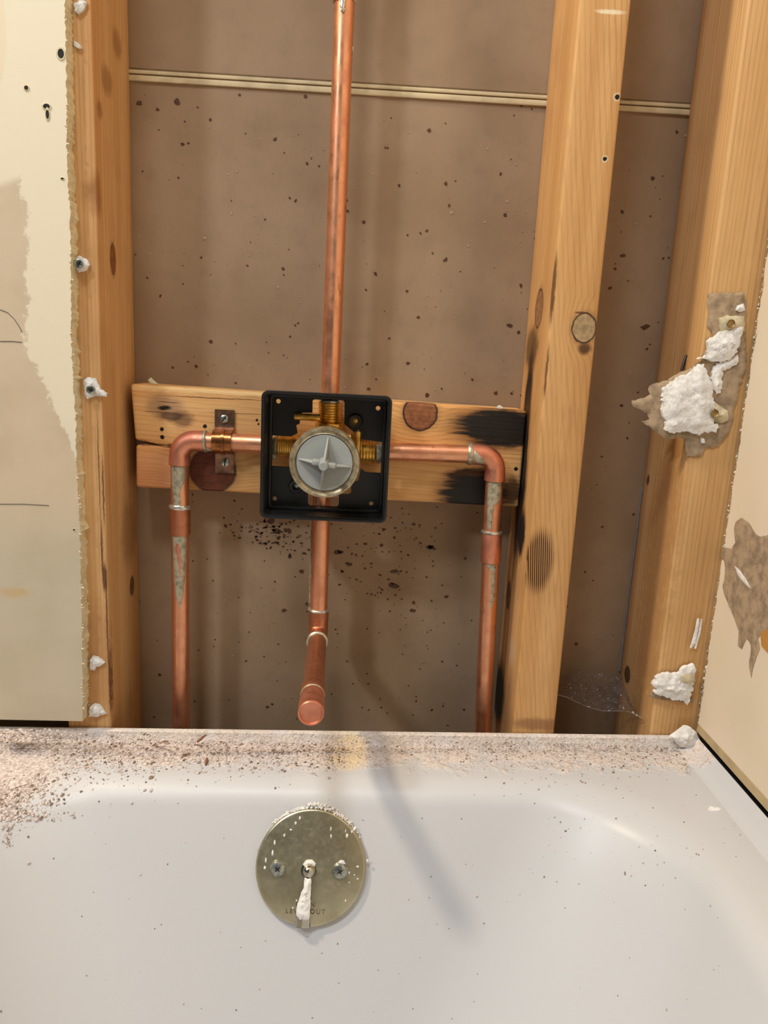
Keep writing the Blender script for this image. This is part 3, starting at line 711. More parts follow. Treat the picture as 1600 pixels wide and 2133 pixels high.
mb = MB(); mb.prism([rrect(CX, CZ, H-.001, H-.001, .004)]+holes, lambda a, b, d: (a, .0300+d, b), 0, .0020)
br = mb.build('bracket_back', M_black, t, smooth=False)
mb = MB()
mb.prism([rrect(CX, CZ, H-.0005, H-.0005, .0045), rrect(CX, CZ, H-.0024, H-.0024, .003)], lambda a, b, d: (a, .0005+d, b), 0, .0312)
mb.build('bracket_wall', M_black, t, bevel=0)
mb = MB(); mb.prism([rrect(CX, CZ, H+.0010, H+.0010, .0058), rrect(CX, CZ, H-.0016, H-.0016, .0038)], lambda a, b, d: (a, -.0010+d, b), 0, .0030)
mb.build('bracket_lip', M_black, t, bevel=.0006)
mb = MB()   # inner stiffening rib along the walls
mb.prism([rrect(CX, CZ, H-.0022, H-.0022, .003), rrect(CX, CZ, H-.0050, H-.0050, .002)], lambda a, b, d: (a, .0225+d, b), 0, .0080)
mb.build('inner_rib', M_black, t, bevel=.0006)
for (a, b) in ((1070, 435), (520, 1035)):
    q = onY(*cp(a, b), .026)
    bo = MB().lathe((q.x, .0302, q.z), (0, -1, 0), [(0, .0065), (.006, .0062), (.007, .0056), (.0068, .0036), (.002, .0034)], 28, False).build('screw_boss', M_black, t)
    MB().lathe((q.x, .030, q.z), (0, -1, 0), [(0, .0033), (.001, .0033), (.0015, .002), (.0016, 0)], 18).build('screw', M_brass if a > 900 else M_zinc, bo)
# brass body
mb = MB().lathe((XV, .052, .6485), (0, -1, 0), [(0, .014), (.004, .0195), (.028, .0200), (.030, .0232), (.046, .0236), (.052, .0215), (.058, .0225), (.076, .0225)], 48)
mb.box((XV-.0195, .026, .6340), (XV+.0195, .046, .6640)); mb.build('valve_body', M_brass, t, bevel=.0006)
# side lug and ledge
q = onY(*cp(640, 390), .030); mb = MB().sweep([(q.x-.012, .024, q.z), (q.x+.010, .024, q.z)], .0030, 20); mb.build('side_stop', M_brass, t)
MB().sweep([(XV+.026, .028, .667), (XV+.026, .028, .636)], .003, 12).build('side_rib', M_brass, t);
def threads(org, axis, r, L_, n=8):
    pr = [(0, r*.86), (0, r*.95)]
    for i in range(n): h = L_*(i+.0)/n; pr += [(h+L_/n*.2, r*.91), (h+L_/n*.55, r), (h+L_/n*.85, r*.91)]
    pr += [(L_, r*.9), (L_, r*.8)]
    return MB().lathe(org, axis, pr, 36)
zt = onY(686, 835, PY).z
threads((XV, PY-.003, .6725), (0, 0, 1), .0106, zt-.6725-.0005, 8).build('threaded_port', M_brass, t)
mb = MB().lathe((XV, PY-.003, .662), (0, 0, 1), [(0, .0125), (.010, .0122), (.011, .0105)], 8).build('hex_neck', M_brass, t)
threads((-.0480, PY-.003, .6500), (-1, 0, 0), .0100, .0262, 14).build('threaded_port', M_brass, t)
threads((-.0110, PY-.003, .6480), (1, 0, 0), .0104, .0235, 9).build('threaded_port', M_brass, t)
MB().lathe((XV-.003, PY-.001, .628), (0, 0, -1), [(0, .0105), (.016, .0102), (.016, .0085), (.020, .0082)], 32).build('spout_port', M_sol, t, label='solder coated lower port')
MB().lathe((XV, PY-.003, zt-.001), (0, 0, 1), [(0, .0105), (.0015, .0103), (.003, .0085)], 32).build('solder_ring', M_solb, t)
MB().lathe((-.0742, PY-.002, .6502), (-1, 0, 0), [(0, .0095), (.001, .0102), (.003, .0098), (.0045, .0086)], 32).build('solder_ring', M_sol, t)
MB().lathe((-.0768, PY-.005, .6405), (-.3, -.2, 1), [(-.003, 0), (-.001, .0028), (.003, .0036), (.006, .001)], 20, False).build('solder_drip', M_flux, t, label='blob of solder hanging under the left port')
MB().lathe((.0123, PY-.002, .6482), (1, 0, 0), [(0, .0100), (.0015, .0102), (.004, .0096), (.0075, .0084)], 32).build('solder_ring', M_flux, t)
# round collar and cap, facing the room
CC = Vector((-.0293, -.0224, .6465))
MB().lathe((CC.x, -.0140, CC.z), (0, -1, 0), [(0, .0250), (.004, .0262), (.0045, .0280), (.0150, .0281), (.0166, .0276), (.0168, .0262), (.0158, .0252), (.0152, .0240), (.0158, .0232), (.0150, .0228), (.010, .0226)], 72, False).build('collar', M_ring, t, label='aged bronze collar ring')
cap = MB().lathe((CC.x, -.022, CC.z), (0, -1, 0), [(0, .0224), (.0070, .0224), (.0076, .0218), (.0074, .012), (.0072, 0)], 64).build('test_cap', M_grey, t, label='light grey round plastic cap with a cross grip')
yb = -.0293; rot = math.radians(6.5)
def vane(ang, length, w0, w1, h0, h1):
    c_, s_ = math.sin(ang), math.cos(ang)   # ang from up, clockwise
    d = Vector((c_, 0, s_)); p_ = Vector((s_, 0, -c_)); n_ = Vector((0, -1, 0)); o = Vector((CC.x, yb, CC.z))
    vs = []
    for (l, w_, h) in ((0, w0, h0), (length*.5, (w0+w1)*.55, (h0+h1)*.52), (length, w1, h1)):
        vs += [o+d*l-p_*w_, o+d*l+p_*w_, o+d*l+p_*w_*.5+n_*h, o+d*l-p_*w_*.5+n_*h]
    fs = []
    for i in range(2):
        b = i*4
        for k in range(4): fs.append((b+k, b+(k+1) % 4, b+4+(k+1) % 4, b+4+k))
    fs += [(0, 1, 2, 3), (8, 9, 10, 11)]
    return MB().add(vs, fs)
for ang in (0, .5, 1, 1.5):
    vane(rot+ang*PI, .0208, .0018, .0007, .0150, .0010).build('vane', M_grey, cap, bevel=.0004)
for sx in (-1, 1):
    mb = MB().box((.0030, -.0125, -.0016), (.0092, 0, .0022)) if sx > 0 else MB().box((-.0092, -.0125, -.0012), (-.0030, 0, .0026))
    mb.xf(Matrix.Translation((CC.x, yb, CC.z)) @ Matrix.Rotation(rot, 4, 'Y')); mb.build('grip_block', M_grey, cap, bevel=.0008)
MB().lathe((CC.x, yb, CC.z), (0, -1, 0), [(0, .0048), (.012, .0038), (.0192, .0035), (.0200, .0030), (.0200, 0)], 28).build('boss', M_grey, cap)

# ------------------------------------------------------------------ bathtub
tub = thing('bathtub', (-.024, -.75, 0), 'white enamel bathtub with plaster dust on its rim', 'bathtub')
SL = .0224
def tilt(p): return Vector((p[0], p[1], p[2]+SL*p[0]*min(1, max(0, (p[2]-.05)/.33))))
def rr(x0, x1, y0, y1, r, z, n=14, m_=10):
    """rounded rectangle ring, counter-clockwise, fixed vertex count"""
    out = []
    cs = [((x1-r, y1-r), 0), ((x0+r, y1-r), PI/2), ((x0+r, y0+r), PI), ((x1-r, y0+r), 1.5*PI)]
    for i, ((cx, cy), a0) in enumerate(cs):
        for k in range(n+1):
            a = a0+PI/2*k/n; out.append((cx+r*math.cos(a), cy+r*math.sin(a), z))
        nx = cs[(i+1) % 4]; a1 = nx[1]
        p = (cx+r*math.cos(a0+PI/2), cy+r*math.sin(a0+PI/2)); q = (nx[0][0]+r*math.cos(a1), nx[0][1]+r*math.sin(a1))
        for k in range(1, m_): out.append((p[0]+(q[0]-p[0])*k/m_, p[1]+(q[1]-p[1])*k/m_, z))
    return out
XB0, XB1 = -.405, WX-.0015; YB0, YB1 = -1.50, -.0075
zr = .3916
rings = []
rings.append(rr(XB0+.015, XB1-.002, YB0, YB1, .008, .0))
rings.append(rr(XB0+.010, XB1-.001, YB0, YB1, .008, zr-.035))
rings.append(rr(XB0+.002, XB1, YB0, YB1, .010, zr-.030))
rings.append(rr(XB0, XB1, YB0, YB1, .010, zr-.008))
rings.append(rr(XB0+.003, XB1-.0005, YB0, YB1-.0002, .010, zr-.0015))
rings.append(rr(XB0+.009, XB1-.006, YB0+.006, YB1-.003, .012, zr))
# inner edge: apex of the fillet
ix0, ix1, iy0, iy1, ir = -.298, .250, -1.42, -.0714, .105
def inner(off, z, r_): return rr(ix0+off*1.0, ix1-off*1.0, iy0+off*1.6, iy1-off, r_, z)
fr_ = .026; tg = fr_*math.tan(math.radians(33))
rings.append(inner(-tg-.006, zr+.0000, .085)); 
for i in range(9):
    a = math.radians(66)*i/8
    y_ = -tg+fr_*math.sin(a); z_ = zr-fr_*(1-math.cos(a))
    rings.append(inner(y_, z_, .092+.016*i/8))
offs = -tg+fr_*math.sin(math.radians(66)); zc = zr-fr_*(1-math.cos(math.radians(66)))
for i in range(1, 9):
    dz = i*.032; rings.append(inner(offs+.445*dz, zc-dz, .108+.006*i))
last = offs+.445*8*.032; zl = zc-8*.032
for i in range(1, 7):
    a = math.radians(15*i); rings.append(inner(last+.055*math.sin(a)+.01, zl-.035*(1-math.cos(a)), .15))
rings.append(inner(last+.16, zl-.036, .06))
NR = len(rings[0]); vs = [tilt(p) for r_ in rings for p in r_]; fs = []
for i in range(len(rings)-1):
    for k in range(NR): fs.append((i*NR+k, i*NR+(k+1) % NR, (i+1)*NR+(k+1) % NR, (i+1)*NR+k))
e = (len(rings)-1)*NR; fs.append(tuple(e+k for k in range(NR)))
mt = MB().add(vs, fs); body = mt.build('tub_body', M_tub, tub)
bvh = BVHTree.FromPolygons([v for v in mt.v], mt.f)
# raised tiling flange at back and along the right wall
mf = MB(); N_ = 40; vs = []
for i in range(N_+1):
    x = XB0+(XB1-XB0)*i/N_; z = zr+SL*x; zt_ = .4016+SL*x+.0002*mnoise.noise(Vector((x*30, 0, 0)))
    vs += [(x, -.0095, z-.001), (x, -.0078, z+.0022), (x, -.0062, zt_-.001), (x, -.0045, zt_), (x, -.0015, zt_), (x, -.0012, z-.02)]
fs = [(i*6+k, i*6+k+1, (i+1)*6+k+1, (i+1)*6+k) for i in range(N_) for k in range(5)]
mf.add(vs, fs).build('back_flange', M_tub, tub)
mf = MB(); vs = []
for i in range(N_+1):
    y = -.004-1.48*i/N_; z = zr+SL*WX
    vs += [(WX-.0175, y, z-.0006), (WX-.0125, y, z+.0012), (WX-.0065, y, z+.0045), (WX-.0030, y, z+.0105), (WX-.0008, y, z+.0122), (WX-.0006, y, z-.02)]
mf.add(vs, fs).build('side_flange', M_tub, tub)
def hit(px, py):
    d = ray(px, py).normalized(); loc, nrm, idx, dist = bvh.ray_cast(CAM, d)
    if loc is None or loc.z < .1: return Vector(onZ(px, py, .40)), Vector((0, 0, 1))
    if nrm.dot(d) > 0: nrm = -nrm
    return loc, nrm

# overflow plate
n24 = Vector((0, -math.cos(math.radians(24)), math.sin(math.radians(24))))
pc, pn = hit(648, 1803)
print('plate centre', pc, pn, 'dist', (pc-CAM).length)
yax = Vector((0, math.sin(math.radians(24)), math.cos(math.radians(24))))
def plM(off=0.0): 
    o = pc+pn*off; xa = Vector((1, 0, 0)); xa = (xa-pn*xa.dot(pn)).normalized(); ya = pn.cross(xa).normalized()
    return Matrix(((xa.x, ya.x, pn.x, o.x), (xa.y, ya.y, pn.y, o.y), (xa.z, ya.z, pn.z, o.z), (0, 0, 0, 1)))
PM = plM()
ov = thing('overflow_plate', tuple(pc), 'round tarnished chrome overflow plate with a trip lever on the tub wall', 'drain cover')
def dirty_chrome():
    m = Mat('tarnished_chrome'); a = m.noise(m.P, 40, 4, .6); b = m.noise(m.P, 300, 3, .7)
    c = m.mix(m.ramp(a, .35, .7), srgb(196, 188, 160), srgb(172, 163, 134))
    m.bump(b, .03, .0004)
    return m.fin(c, m.ramp(b, .4, .8, .28, .40), .85)
M_plate = dirty_chrome()
RPL = (228/2)*((pc-CAM).dot(-Vector((cam.matrix_world.col[2][:3]))))/FPX
print('plate radius', RPL)
mb = MB().lathe((0, 0, 0), (0, 0, 1), [(-.001, RPL*.98), (.0005, RPL*.985), (.0030, RPL), (.0042, RPL*.995), (.0050, RPL*.975), (.0052, RPL*.95), (.0056, RPL*.6), (.0060, RPL*.25), (.0061, 0)], 96, False).xf(PM)
plate = mb.build('plate', M_plate, ov)
# place details by their offset on the plate: pixel units -> metres
kx = RPL/114.0
def pl(px, py): return ((px-648)*kx, -(py-1803)*kx*1.02)
for (px, py, ang) in ((581, 1807, .75), (709, 1808, .55)):
    a, b = pl(px, py)
    mb = MB().lathe((a, b, .0054), (0, 0, 1), [(0, .0066), (.0006, .0064), (.0012, .0056), (.0024, .0050), (.0030, .0030), (.0031, 0)], 32).xf(PM); sc_ = mb.build('screw', M_zinc, ov)
    mb = MB()
    for q_ in (0, PI/2):
        x_ = MB().box((-.0022, -.00042, .0078), (.0022, .00042, .00872)); x_.xf(Matrix.Translation((a, b, 0)) @ Matrix.Rotation(ang+q_, 4, 'Z')); mb.add(x_.v, x_.f)
    mb.xf(PM).build('cross_slot', M_slot, sc_, smooth=False, label='dark cross recess')
a, b = pl(645, 1808)
mb = MB().lathe((a, b, .0052), (0, 0, 1), [(0, .0070), (.0008, .0068), (.0009, .0050), (.0060, .0044), (.0075, .0030), (.0080, 0)], 32).xf(PM)
mb.build('lever_pivot', M_chromed, ov)
rowsL = [(645, 1806, 7, .0110), (644, 1822, 7.5, .0120), (643, 1842, 8, .0115), (641, 1862, 10, .0105), (639, 1882, 12, .0095), (638, 1900, 13.5, .0088), (638, 1913, 14, .0084)]
vs = []; 
for (px, py, hw, h) in rowsL:
    a, b = pl(px, py); w_ = hw*kx
    vs += [(a-w_, b, h-.0014), (a-w_*.7, b, h), (a, b, h+.0006), (a+w_*.7, b, h), (a+w_, b, h-.0014), (a, b, h-.0030)]
fs = [(i*6+k, i*6+(k+1) % 6, (i+1)*6+(k+1) % 6, (i+1)*6+k) for i in range(len(rowsL)-1) for k in range(6)]+[tuple(range(6)), tuple(range((len(rowsL)-1)*6, len(rowsL)*6))]
lev = MB().add([PM @ Vector(v) for v in vs], fs).build('lever', M_chromed, ov)
a0, b0_ = pl(645, 1822)
lump = MB()
outl = [pl(x, y) for x, y in ((638, 1818), (651, 1820), (652, 1850), (651, 1895), (646, 1897), (632, 1896), (625, 1888), (626, 1868), (632, 1846), (637, 1838))]
slab(rough_line(outl, .002, .0004), lambda p_, q_, d: PM @ Vector((p_, q_, .0116-(b0_-q_)*.07+d)), .0024, .0011, .0013, 11, scale=400).build('dust_crust', M_plaster, lev, label='pale crust of plaster dust')
slab(rough_line([pl(x, y) for x, y in ((632, 1797), (638, 1789), (650, 1788), (658, 1794), (657, 1800), (645, 1797), (637, 1802))], .002, .0004), lambda p_, q_, d: PM @ Vector((p_, q_, .0060+d)), .003, .0008, .0013, 12, scale=400).build('dust_crust', M_plaster, ov)
slab(rough_line([pl(x, y) for x, y in ((703, 1793), (709, 1787), (716, 1788), (720, 1794), (712, 1794))], .002, .0003), lambda p_, q_, d: PM @ Vector((p_, q_, .0060+d)), .002, .0006, .0013, 13, scale=400).build('dust_crust', M_plaster, ov)
mb = MB().box((0, 0, 0), (28*kx, 4*kx, .0045)); a, b = pl(625, 1913); mb.xf(PM @ Matrix.Translation((a, b, .0022))); mb.build('lever_slot', M_slot, ov, smooth=False)
# stamped lettering and worn script mark
M_etch = simple('etched_letters', (124, 114, 82), .5, .6)
def text(s_, px, py, size, name):
    cu = bpy.data.curves.new(name, 'FONT'); cu.body = s_; cu.size = size; cu.align_x = 'CENTER'; cu.extrude = .00012; cu.space_character = 1.32
    o = bpy.data.objects.new(name, cu); COL.objects.link(o); dg = bpy.context.evaluated_depsgraph_get(); me = bpy.data.meshes.new_from_object(o.evaluated_get(dg))
    vs = [v.co.copy() for v in me.vertices]; fs = [tuple(p_.vertices) for p_ in me.polygons]; bpy.data.objects.remove(o); bpy.data.meshes.remove(me)
    a, b = pl(px, py); zo = .0057
    return MB().add([PM @ Vector((v.x+a, v.y+b, v.z+zo)) for v in vs], fs).build(name, M_etch, plate, smooth=False)
text('OPEN', 641, 1876, .0048, 'lettering'); text('LEVER OUT', 642, 1889, .0048, 'lettering')
scr = []
for i in range(60):
    u = i/59; a, b = pl(624+u*44, 1731+4*math.sin(u*34)*(.5+.5*math.cos(u*9))-3*math.exp(-((u-.05)/.05)**2)*2); scr.append(PM @ Vector((a, b, .00545)))
mb = MB().sweep(scr, .00016, 5)
for (x0_, x1_, y_) in ((612, 622, 1733), (665, 682, 1734)):
    mb.sweep([PM @ Vector((*pl(x0_, y_), .0054)), PM @ Vector((*pl(x1_, y_), .0054))], .00018, 5)
for i in range(9):
    a, b = pl(616+i*7, 1741); mb.sweep([PM @ Vector((a, b-.0005, .0054)), PM @ Vector((a+.0007, b+.0004, .0054))], .0002, 5)
mb.build('script_mark', simple('worn_script', (140, 136, 112), .45, .5), plate, label='faint worn script mark')
# dust flecks on the plate and packed above it
mb = MB()
def fleck(mm, a, b, z, r, asp=1.0):
    mm.lathe((0, 0, 0), (0, 0, 1), [(0, r), (r*.35, r*.8), (r*.5, 0)], 7, False); 
    for i in range(len(mm.v)-21, len(mm.v)): v = mm.v[i]; mm.v[i] = PM @ Vector((a+v.x*R.uniform(.7, 1.2), b+v.y*asp, z+v.z))
for (px, py, r, asp) in [(620, 1710, 2, 2), (612, 1720, 2.4, 1.4), (603, 1733, 3, .6), (590, 1744, 2.2, 1.7), (571, 1758, 2, 2.6), (568, 1778, 2, 3.2), (555, 1792, 2, 2.8), (554, 1806, 2.2, 1.6), (686, 1729, 1.6, 3), (687, 1743, 1.8, 2.8), (720, 1741, 2.6, 1.8), (717, 1732, 1.2, 3),
        (664, 1787, 1.4, 2.4), (670, 1793, 3, 1.2), (611, 1784, 1.4, 1.5), (614, 1816, 1.2, 3), (618, 1829, 1.6, 2), (617, 1841, 1.6, 2.4), (625, 1841, 1.8, 2.6), (623, 1865, 2, 1.2), (616, 1879, 1.8, 1.3), (723, 1863, 1.6, 1.4), (687, 1799, 2, 1), (745, 1799, 3, .8), (739, 1815, 1.6, 1.2), (746, 1822, 2.5, .5), (728, 1811, 1.6, 2), (729, 1829, 1.3, 1), (664, 1802, 2, 2.6), (730, 1733, 2, 1.4)]:
    a, b = pl(px, py); fleck(mb, a, b, .0054, r*kx, asp)
mb.build('dust_flecks', M_plaster, ov)['kind'] = 'stuff'
# ------------------------------------------------------------------ debris on the tub
def crumb(mm, loc, nrm, s_):
    k = 5; u = nrm.orthogonal().normalized(); v = nrm.cross(u); a0 = R.uniform(0, 6); b = len(mm.v); ex = R.uniform(.6, 1.6)
    for h, q in ((-.15, .9), (.45, 1.0), (.85, .45)):
        for i in range(k):
            a = a0+2*PI*i/k; r_ = s_*q*R.uniform(.65, 1.2); mm.v.append(loc+u*math.cos(a)*r_*ex+v*math.sin(a)*r_+nrm*s_*h*R.uniform(.8, 1.1))
    for j in range(2):
        for i in range(k): mm.f.append((b+j*k+i, b+j*k+(i+1) % k, b+(j+1)*k+(i+1) % k, b+(j+1)*k+i))
    mm.f.append(tuple(b+2*k+i for i in range(k)))
mb = MB()
for i in range(420):
    an = R.gauss(PI*.47, .42); bump_ = .07 if abs(an-PI*.46) < .24 else .012
    rr_ = RPL*(1.0+R.random()*bump_+R.random()**3*.03); a, b = rr_*math.cos(an), rr_*math.sin(an)
    crumb(mb, PM @ Vector((a, b, R.uniform(-.0005, .0045))), pn, R.uniform(.0004, .0012))
mb.build('packed_dust', M_plaster, ov, smooth=False, label='crumbly plaster packed above the plate')['kind'] = 'stuff'

light_, dark_ = MB(), MB()
def scatter(n, fx, fy, smin, smax, pdark):
    for i in range(n):
        px, py = fx(), fy()
        loc, nr = hit(px, py)
        if loc is None or math.hypot(px-648, py-1803) < 135: continue
        s_ = smin+(smax-smin)*R.random()**2.6
        crumb(dark_ if R.random() < pdark else light_, loc, nr, s_)
U, G = R.uniform, R.gauss
scatter(4200, lambda: U(0, 1430), lambda: 1545+abs(G(0, 20)), .0002, .0011, .20)
scatter(3600, lambda: U(130, 720), lambda: 1548+abs(G(0, 28)), .0002, .0015, .22)
scatter(3000, lambda: abs(G(0, 62)), lambda: 1520+190*R.random()**1.5, .0002, .0014, .14); scatter(1700, lambda: abs(G(0, 36)), lambda: 1570+abs(G(0, 62)), .0002, .0013, .14)
scatter(1500, lambda: U(0, 330), lambda: 1530+abs(G(0, 55)), .0002, .0015, .2)
scatter(700, lambda: U(1000, 1440), lambda: 1560+abs(G(0, 30)), .0002, .0012, .25)
scatter(150, lambda: U(1100, 1560), lambda: U(1560, 1850), .0002, .0009, .35)
scatter(260, lambda: U(0, 1500), lambda: U(1650, 2133), .0001, .0006, .5)
scatter(26, lambda: U(0, 1500), lambda: U(1650, 2133), .0005, .0010, .3)
scatter(70, lambda: G(18, 4), lambda: U(1690, 1765), .0003, .0010, .3)
scatter(80, lambda: G(700, 30), lambda: U(1560, 1600), .0003, .0011, .6)
rd = thing('plaster_debris', (-.1, -.04, zr), 'fine pale and brown crumbs of demolition dust strewn over the tub', 'debris')
light_.build('pale_crumbs', M_dust, rd, smooth=False)['kind'] = 'stuff'
dark_.build('brown_crumbs', M_dustd, rd, smooth=False, label='brown crumbs and grit')['kind'] = 'stuff'
# drift heaps of dust
def heap(px, py, rx_, ry_, h, seed, label, name='dust_pile'):
    loc, nr = hit(px, py); pts = [(loc.x+rx_*math.cos(a)*U(.75, 1.15), loc.y+ry_*math.sin(a)*U(.75, 1.15)) for a in [2*PI*i/22 for i in range(22)]]
    zb = loc.z-.0006
    slab(rough_line(pts, .004, .0008), lambda a, b, d: (a, min(b, -.0098), zb+SL*(a-loc.x)+d), h, h*.7, .0024, seed, rim=.1, scale=190).build(name, M_dust, label=label, cat='dust pile')
heap(38, 1590, .030, .036, .0018, 21, 'low pile of pale plaster dust on the left corner of the tub rim')
heap(330, 1560, .045, .013, .0012, 22, 'low drift of plaster dust along the rim below the left supply pipe')
heap(520, 1560, .032, .010, .0010, 23, 'thin drift of plaster dust on the rim, left of the capped stub')
# corner lump of plaster
slab(rough_line(pxY([(1396, 1534), (1405, 1528), (1416, 1520), (1426, 1512), (1440, 1516), (1450, 1524), (1462, 1548), (1440, 1560), (1418, 1556)], -.010), .003, .0006), lambda a, b, d: (a, -.008-d, b), .008, .0024, .0014, 31, scale=170).build('plaster_lump', M_plaster, label='white plaster lump in the corner where rim meets the right wall', cat='plaster')
# wood splinters
for (xa, ya, xb_, yb_, wd, lb) in [(404, 1554, 432, 1533, .0011, 'long reddish wood splinter slanting on the rim below the left supply pipe'),
        (455, 1549, 472, 1553, .0012, 'short curled wood splinter right of the long slanting splinter'),
        (378, 1578, 397, 1573, .0008, 'thin flat wood splinter in the dust below the long slanting one'),
        (428, 1596, 432, 1582, .0012, 'small upright orange splinter at the front of the dusty rim'),
        (318, 1554, 352, 1547, .0009, 'dull brown splinter lying left of the long slanting one')]:
    A_, n1 = hit(xa, ya); B_, n2 = hit(xb_, yb_)
    mid = (A_+B_)/2+Vector((0, 0, .0016)); MB().sweep([A_+n1*.0006, A_.lerp(mid, .5)+n1*.0010, mid, B_.lerp(mid, .4)+n1*.0016, B_+n2*.0010], [wd*.2, wd*.9, wd, wd*.8, wd*.15], 6).build('wood_splinter', M_woodchip, smooth=False, label=lb, cat='splinter')
loc, nr = hit(1486, 1686)
slab([(loc.x+.0052*math.cos(a)*U(.6, 1.2), loc.y+.0036*math.sin(a)*U(.6, 1.2)) for a in [2*PI*i/11 for i in range(11)]], lambda a, b, d: (a, b, loc.z-.0001+SL*(a-loc.x)+d), .0015, .0006, .0015, 41, scale=300).build('plaster_chip', M_plaster, label='flat white plaster chip alone on the right side of the rim', cat='plaster')

# ------------------------------------------------------------------ torn plaster left on the studs
def yb(off): return lambda a, b, d: (a, off-d, b)
t = thing('plaster_remnant', tuple(onY(1440, 950, -.001)), 'large torn remnant of white plaster and brown paper on the corner stud', 'plaster')
pap = [(1318, 834), (1345, 829), (1356, 822), (1352, 812), (1362, 800), (1385, 793), (1405, 783), (1440, 768), (1462, 752), (1475, 720), (1488, 700), (1476, 680), (1478, 610), (1552, 608), (1560, 640), (1556, 760), (1538, 830), (1522, 900), (1512, 912), (1500, 930), (1470, 935), (1460, 952), (1432, 950), (1430, 915), (1385, 912), (1368, 900), (1355, 888), (1338, 878), (1355, 874), (1350, 860), (1322, 848)]
pap = [(min(x, 1556), y) for x, y in pap]
Yp = -.003
slab(rough_line(pxY(pap, Yp), .0026, .0011), yb(-.0006), .0022, .0010, .0022, 51).build('brown_paper', M_paper, t)
pl1 = [(1384, 812), (1400, 800), (1415, 786), (1440, 778), (1452, 764), (1470, 758), (1474, 770), (1488, 800), (1490, 830), (1494, 850), (1484, 862), (1490, 880), (1502, 890), (1495, 902), (1470, 900), (1458, 908), (1440, 900), (1420, 902), (1398, 902), (1388, 895), (1392, 878), (1384, 868)]
slab(rough_line(pxY(pl1, -.009), .0015, .0011), yb(-.0022), .0075, .0015, .0022, 52, rim=.6, scale=160).build('plaster_chunk', M_plaster, t)
pl2 = [(1458, 748), (1480, 740), (1478, 712), (1486, 702), (1500, 696), (1512, 690), (1530, 684), (1552, 682), (1548, 700), (1538, 735), (1528, 745), (1512, 752), (1492, 753), (1478, 748)]
slab(rough_line(pxY(pl2, -.009), .0015, .0011), yb(-.0022), .0070, .0020, .0015, 53, rim=.6, scale=160).build('plaster_chunk', M_plaster, t)
pl3 = [(1496, 756), (1520, 750), (1540, 738), (1540, 756), (1524, 768), (1508, 772), (1508, 800), (1504, 820), (1496, 822), (1486, 808), (1486, 775)]
slab(rough_line(pxY(pl3, -.007), .0015, .0011), yb(-.0022), .0045, .0014, .0015, 54, rim=.5, scale=160).build('plaster_chunk', M_plaster, t)
pl4 = [(1540, 636), (1552, 632), (1556, 646), (1546, 650), (1536, 646)]
slab(rough_line(pxY(pl4, -.006), .003, .0005), yb(-.0022), .0040, .0010, .002, 55).build('plaster_chunk', M_plaster, t)
pl5 = [(1462, 912), (1470, 914), (1472, 924), (1464, 924)]
slab(rough_line(pxY(pl5, -.006), .003, .0004), yb(-.0022), .0040, .0010, .002, 56).build('plaster_chunk', M_plaster, t)
for poly, sd in (([(1502, 662), (1520, 656), (1555, 658), (1556, 690), (1528, 694), (1508, 690)], 57), ([(1480, 850), (1494, 838), (1504, 846), (1520, 856), (1522, 876), (1508, 882), (1486, 880), (1476, 866)], 58)):
    slab(rough_line(pxY(poly, -.008), .003, .0006), yb(-.0024), .0058, .0015, .0022, sd, scale=140).build('cream_rim', M_paper2, t)
for (px, py, r) in ((1523, 674, 9), (1489, 861, 9)):
    q = onY(px, py, -.0095)
    s_ = MB().lathe((q.x, -.0086, q.z), (0, -1, 0), [(0, r*.00037), (.0012, r*.00037), (.0014, r*.00034), (.0006, r*.00028), (.0004, 0)], 22).build('screw_head', simple('rusty_screw', (170, 140, 86), .5, .4, .3, 300), t, label='tan screw head sunk in the plaster')
t = thing('plaster_remnant', tuple(onY(1408, 1468, -.001)), 'small white plaster remnant low on the corner stud above the tub', 'plaster')
slab(rough_line(pxY([(1352, 1452), (1368, 1436), (1440, 1420), (1445, 1465), (1400, 1462)], Yp), .003, .0005), yb(-.0006), .0018, .0006, .003, 61).build('brown_paper', M_paper, t)
slab(rough_line(pxY([(1362, 1425), (1372, 1412), (1385, 1405), (1400, 1406), (1415, 1406), (1428, 1392), (1448, 1386), (1452, 1400), (1446, 1430), (1440, 1460), (1434, 1472), (1427, 1462), (1400, 1458), (1375, 1450), (1364, 1444), (1370, 1436), (1363, 1432)], -.008), .0015, .0010), yb(-.0022), .0065, .0016, .0015, 62, rim=.6, scale=160).build('plaster_chunk', M_plaster, t)
slab(rough_line(pxY([(1418, 1410), (1428, 1405), (1448, 1406), (1450, 1420), (1438, 1424), (1418, 1420)], -.010), .003, .0003), yb(-.0090), .0010, .0004, .002, 63).build('cream_rim', M_paper2, t)
def small(px, py, pts, lb, seed, screw=None):
    t_ = thing('plaster_remnant', tuple(onY(px, py, -.001)), lb, 'plaster')
    slab(rough_line(pxY(pts, -.006), .0014, .0006), yb(-.0003), .0055, .0018, .0009, seed, rim=.4, scale=330).build('plaster_chunk', M_plaster, t_)
    if screw:
        q = onY(*screw, -.0075); s2 = MB().lathe((q.x, -.0058, q.z), (0, -1, 0), [(0, .0034), (.0022, .0034), (.0024, .0026), (.0012, .0018), (.0010, 0)], 20).build('screw_head', M_zinc, t_)
        x_ = MB()
        for an in (.4, .4+PI/2):
            b_ = MB().box((-.0015, -.0003, -.0003), (.0015, .0004, .0003)); b_.xf(Matrix.Translation((q.x, -.0071, q.z)) @ Matrix.Rotation(an, 4, 'Y')); x_.add(b_.v, b_.f)
        x_.build('cross_slot', M_slot, s2, smooth=False)
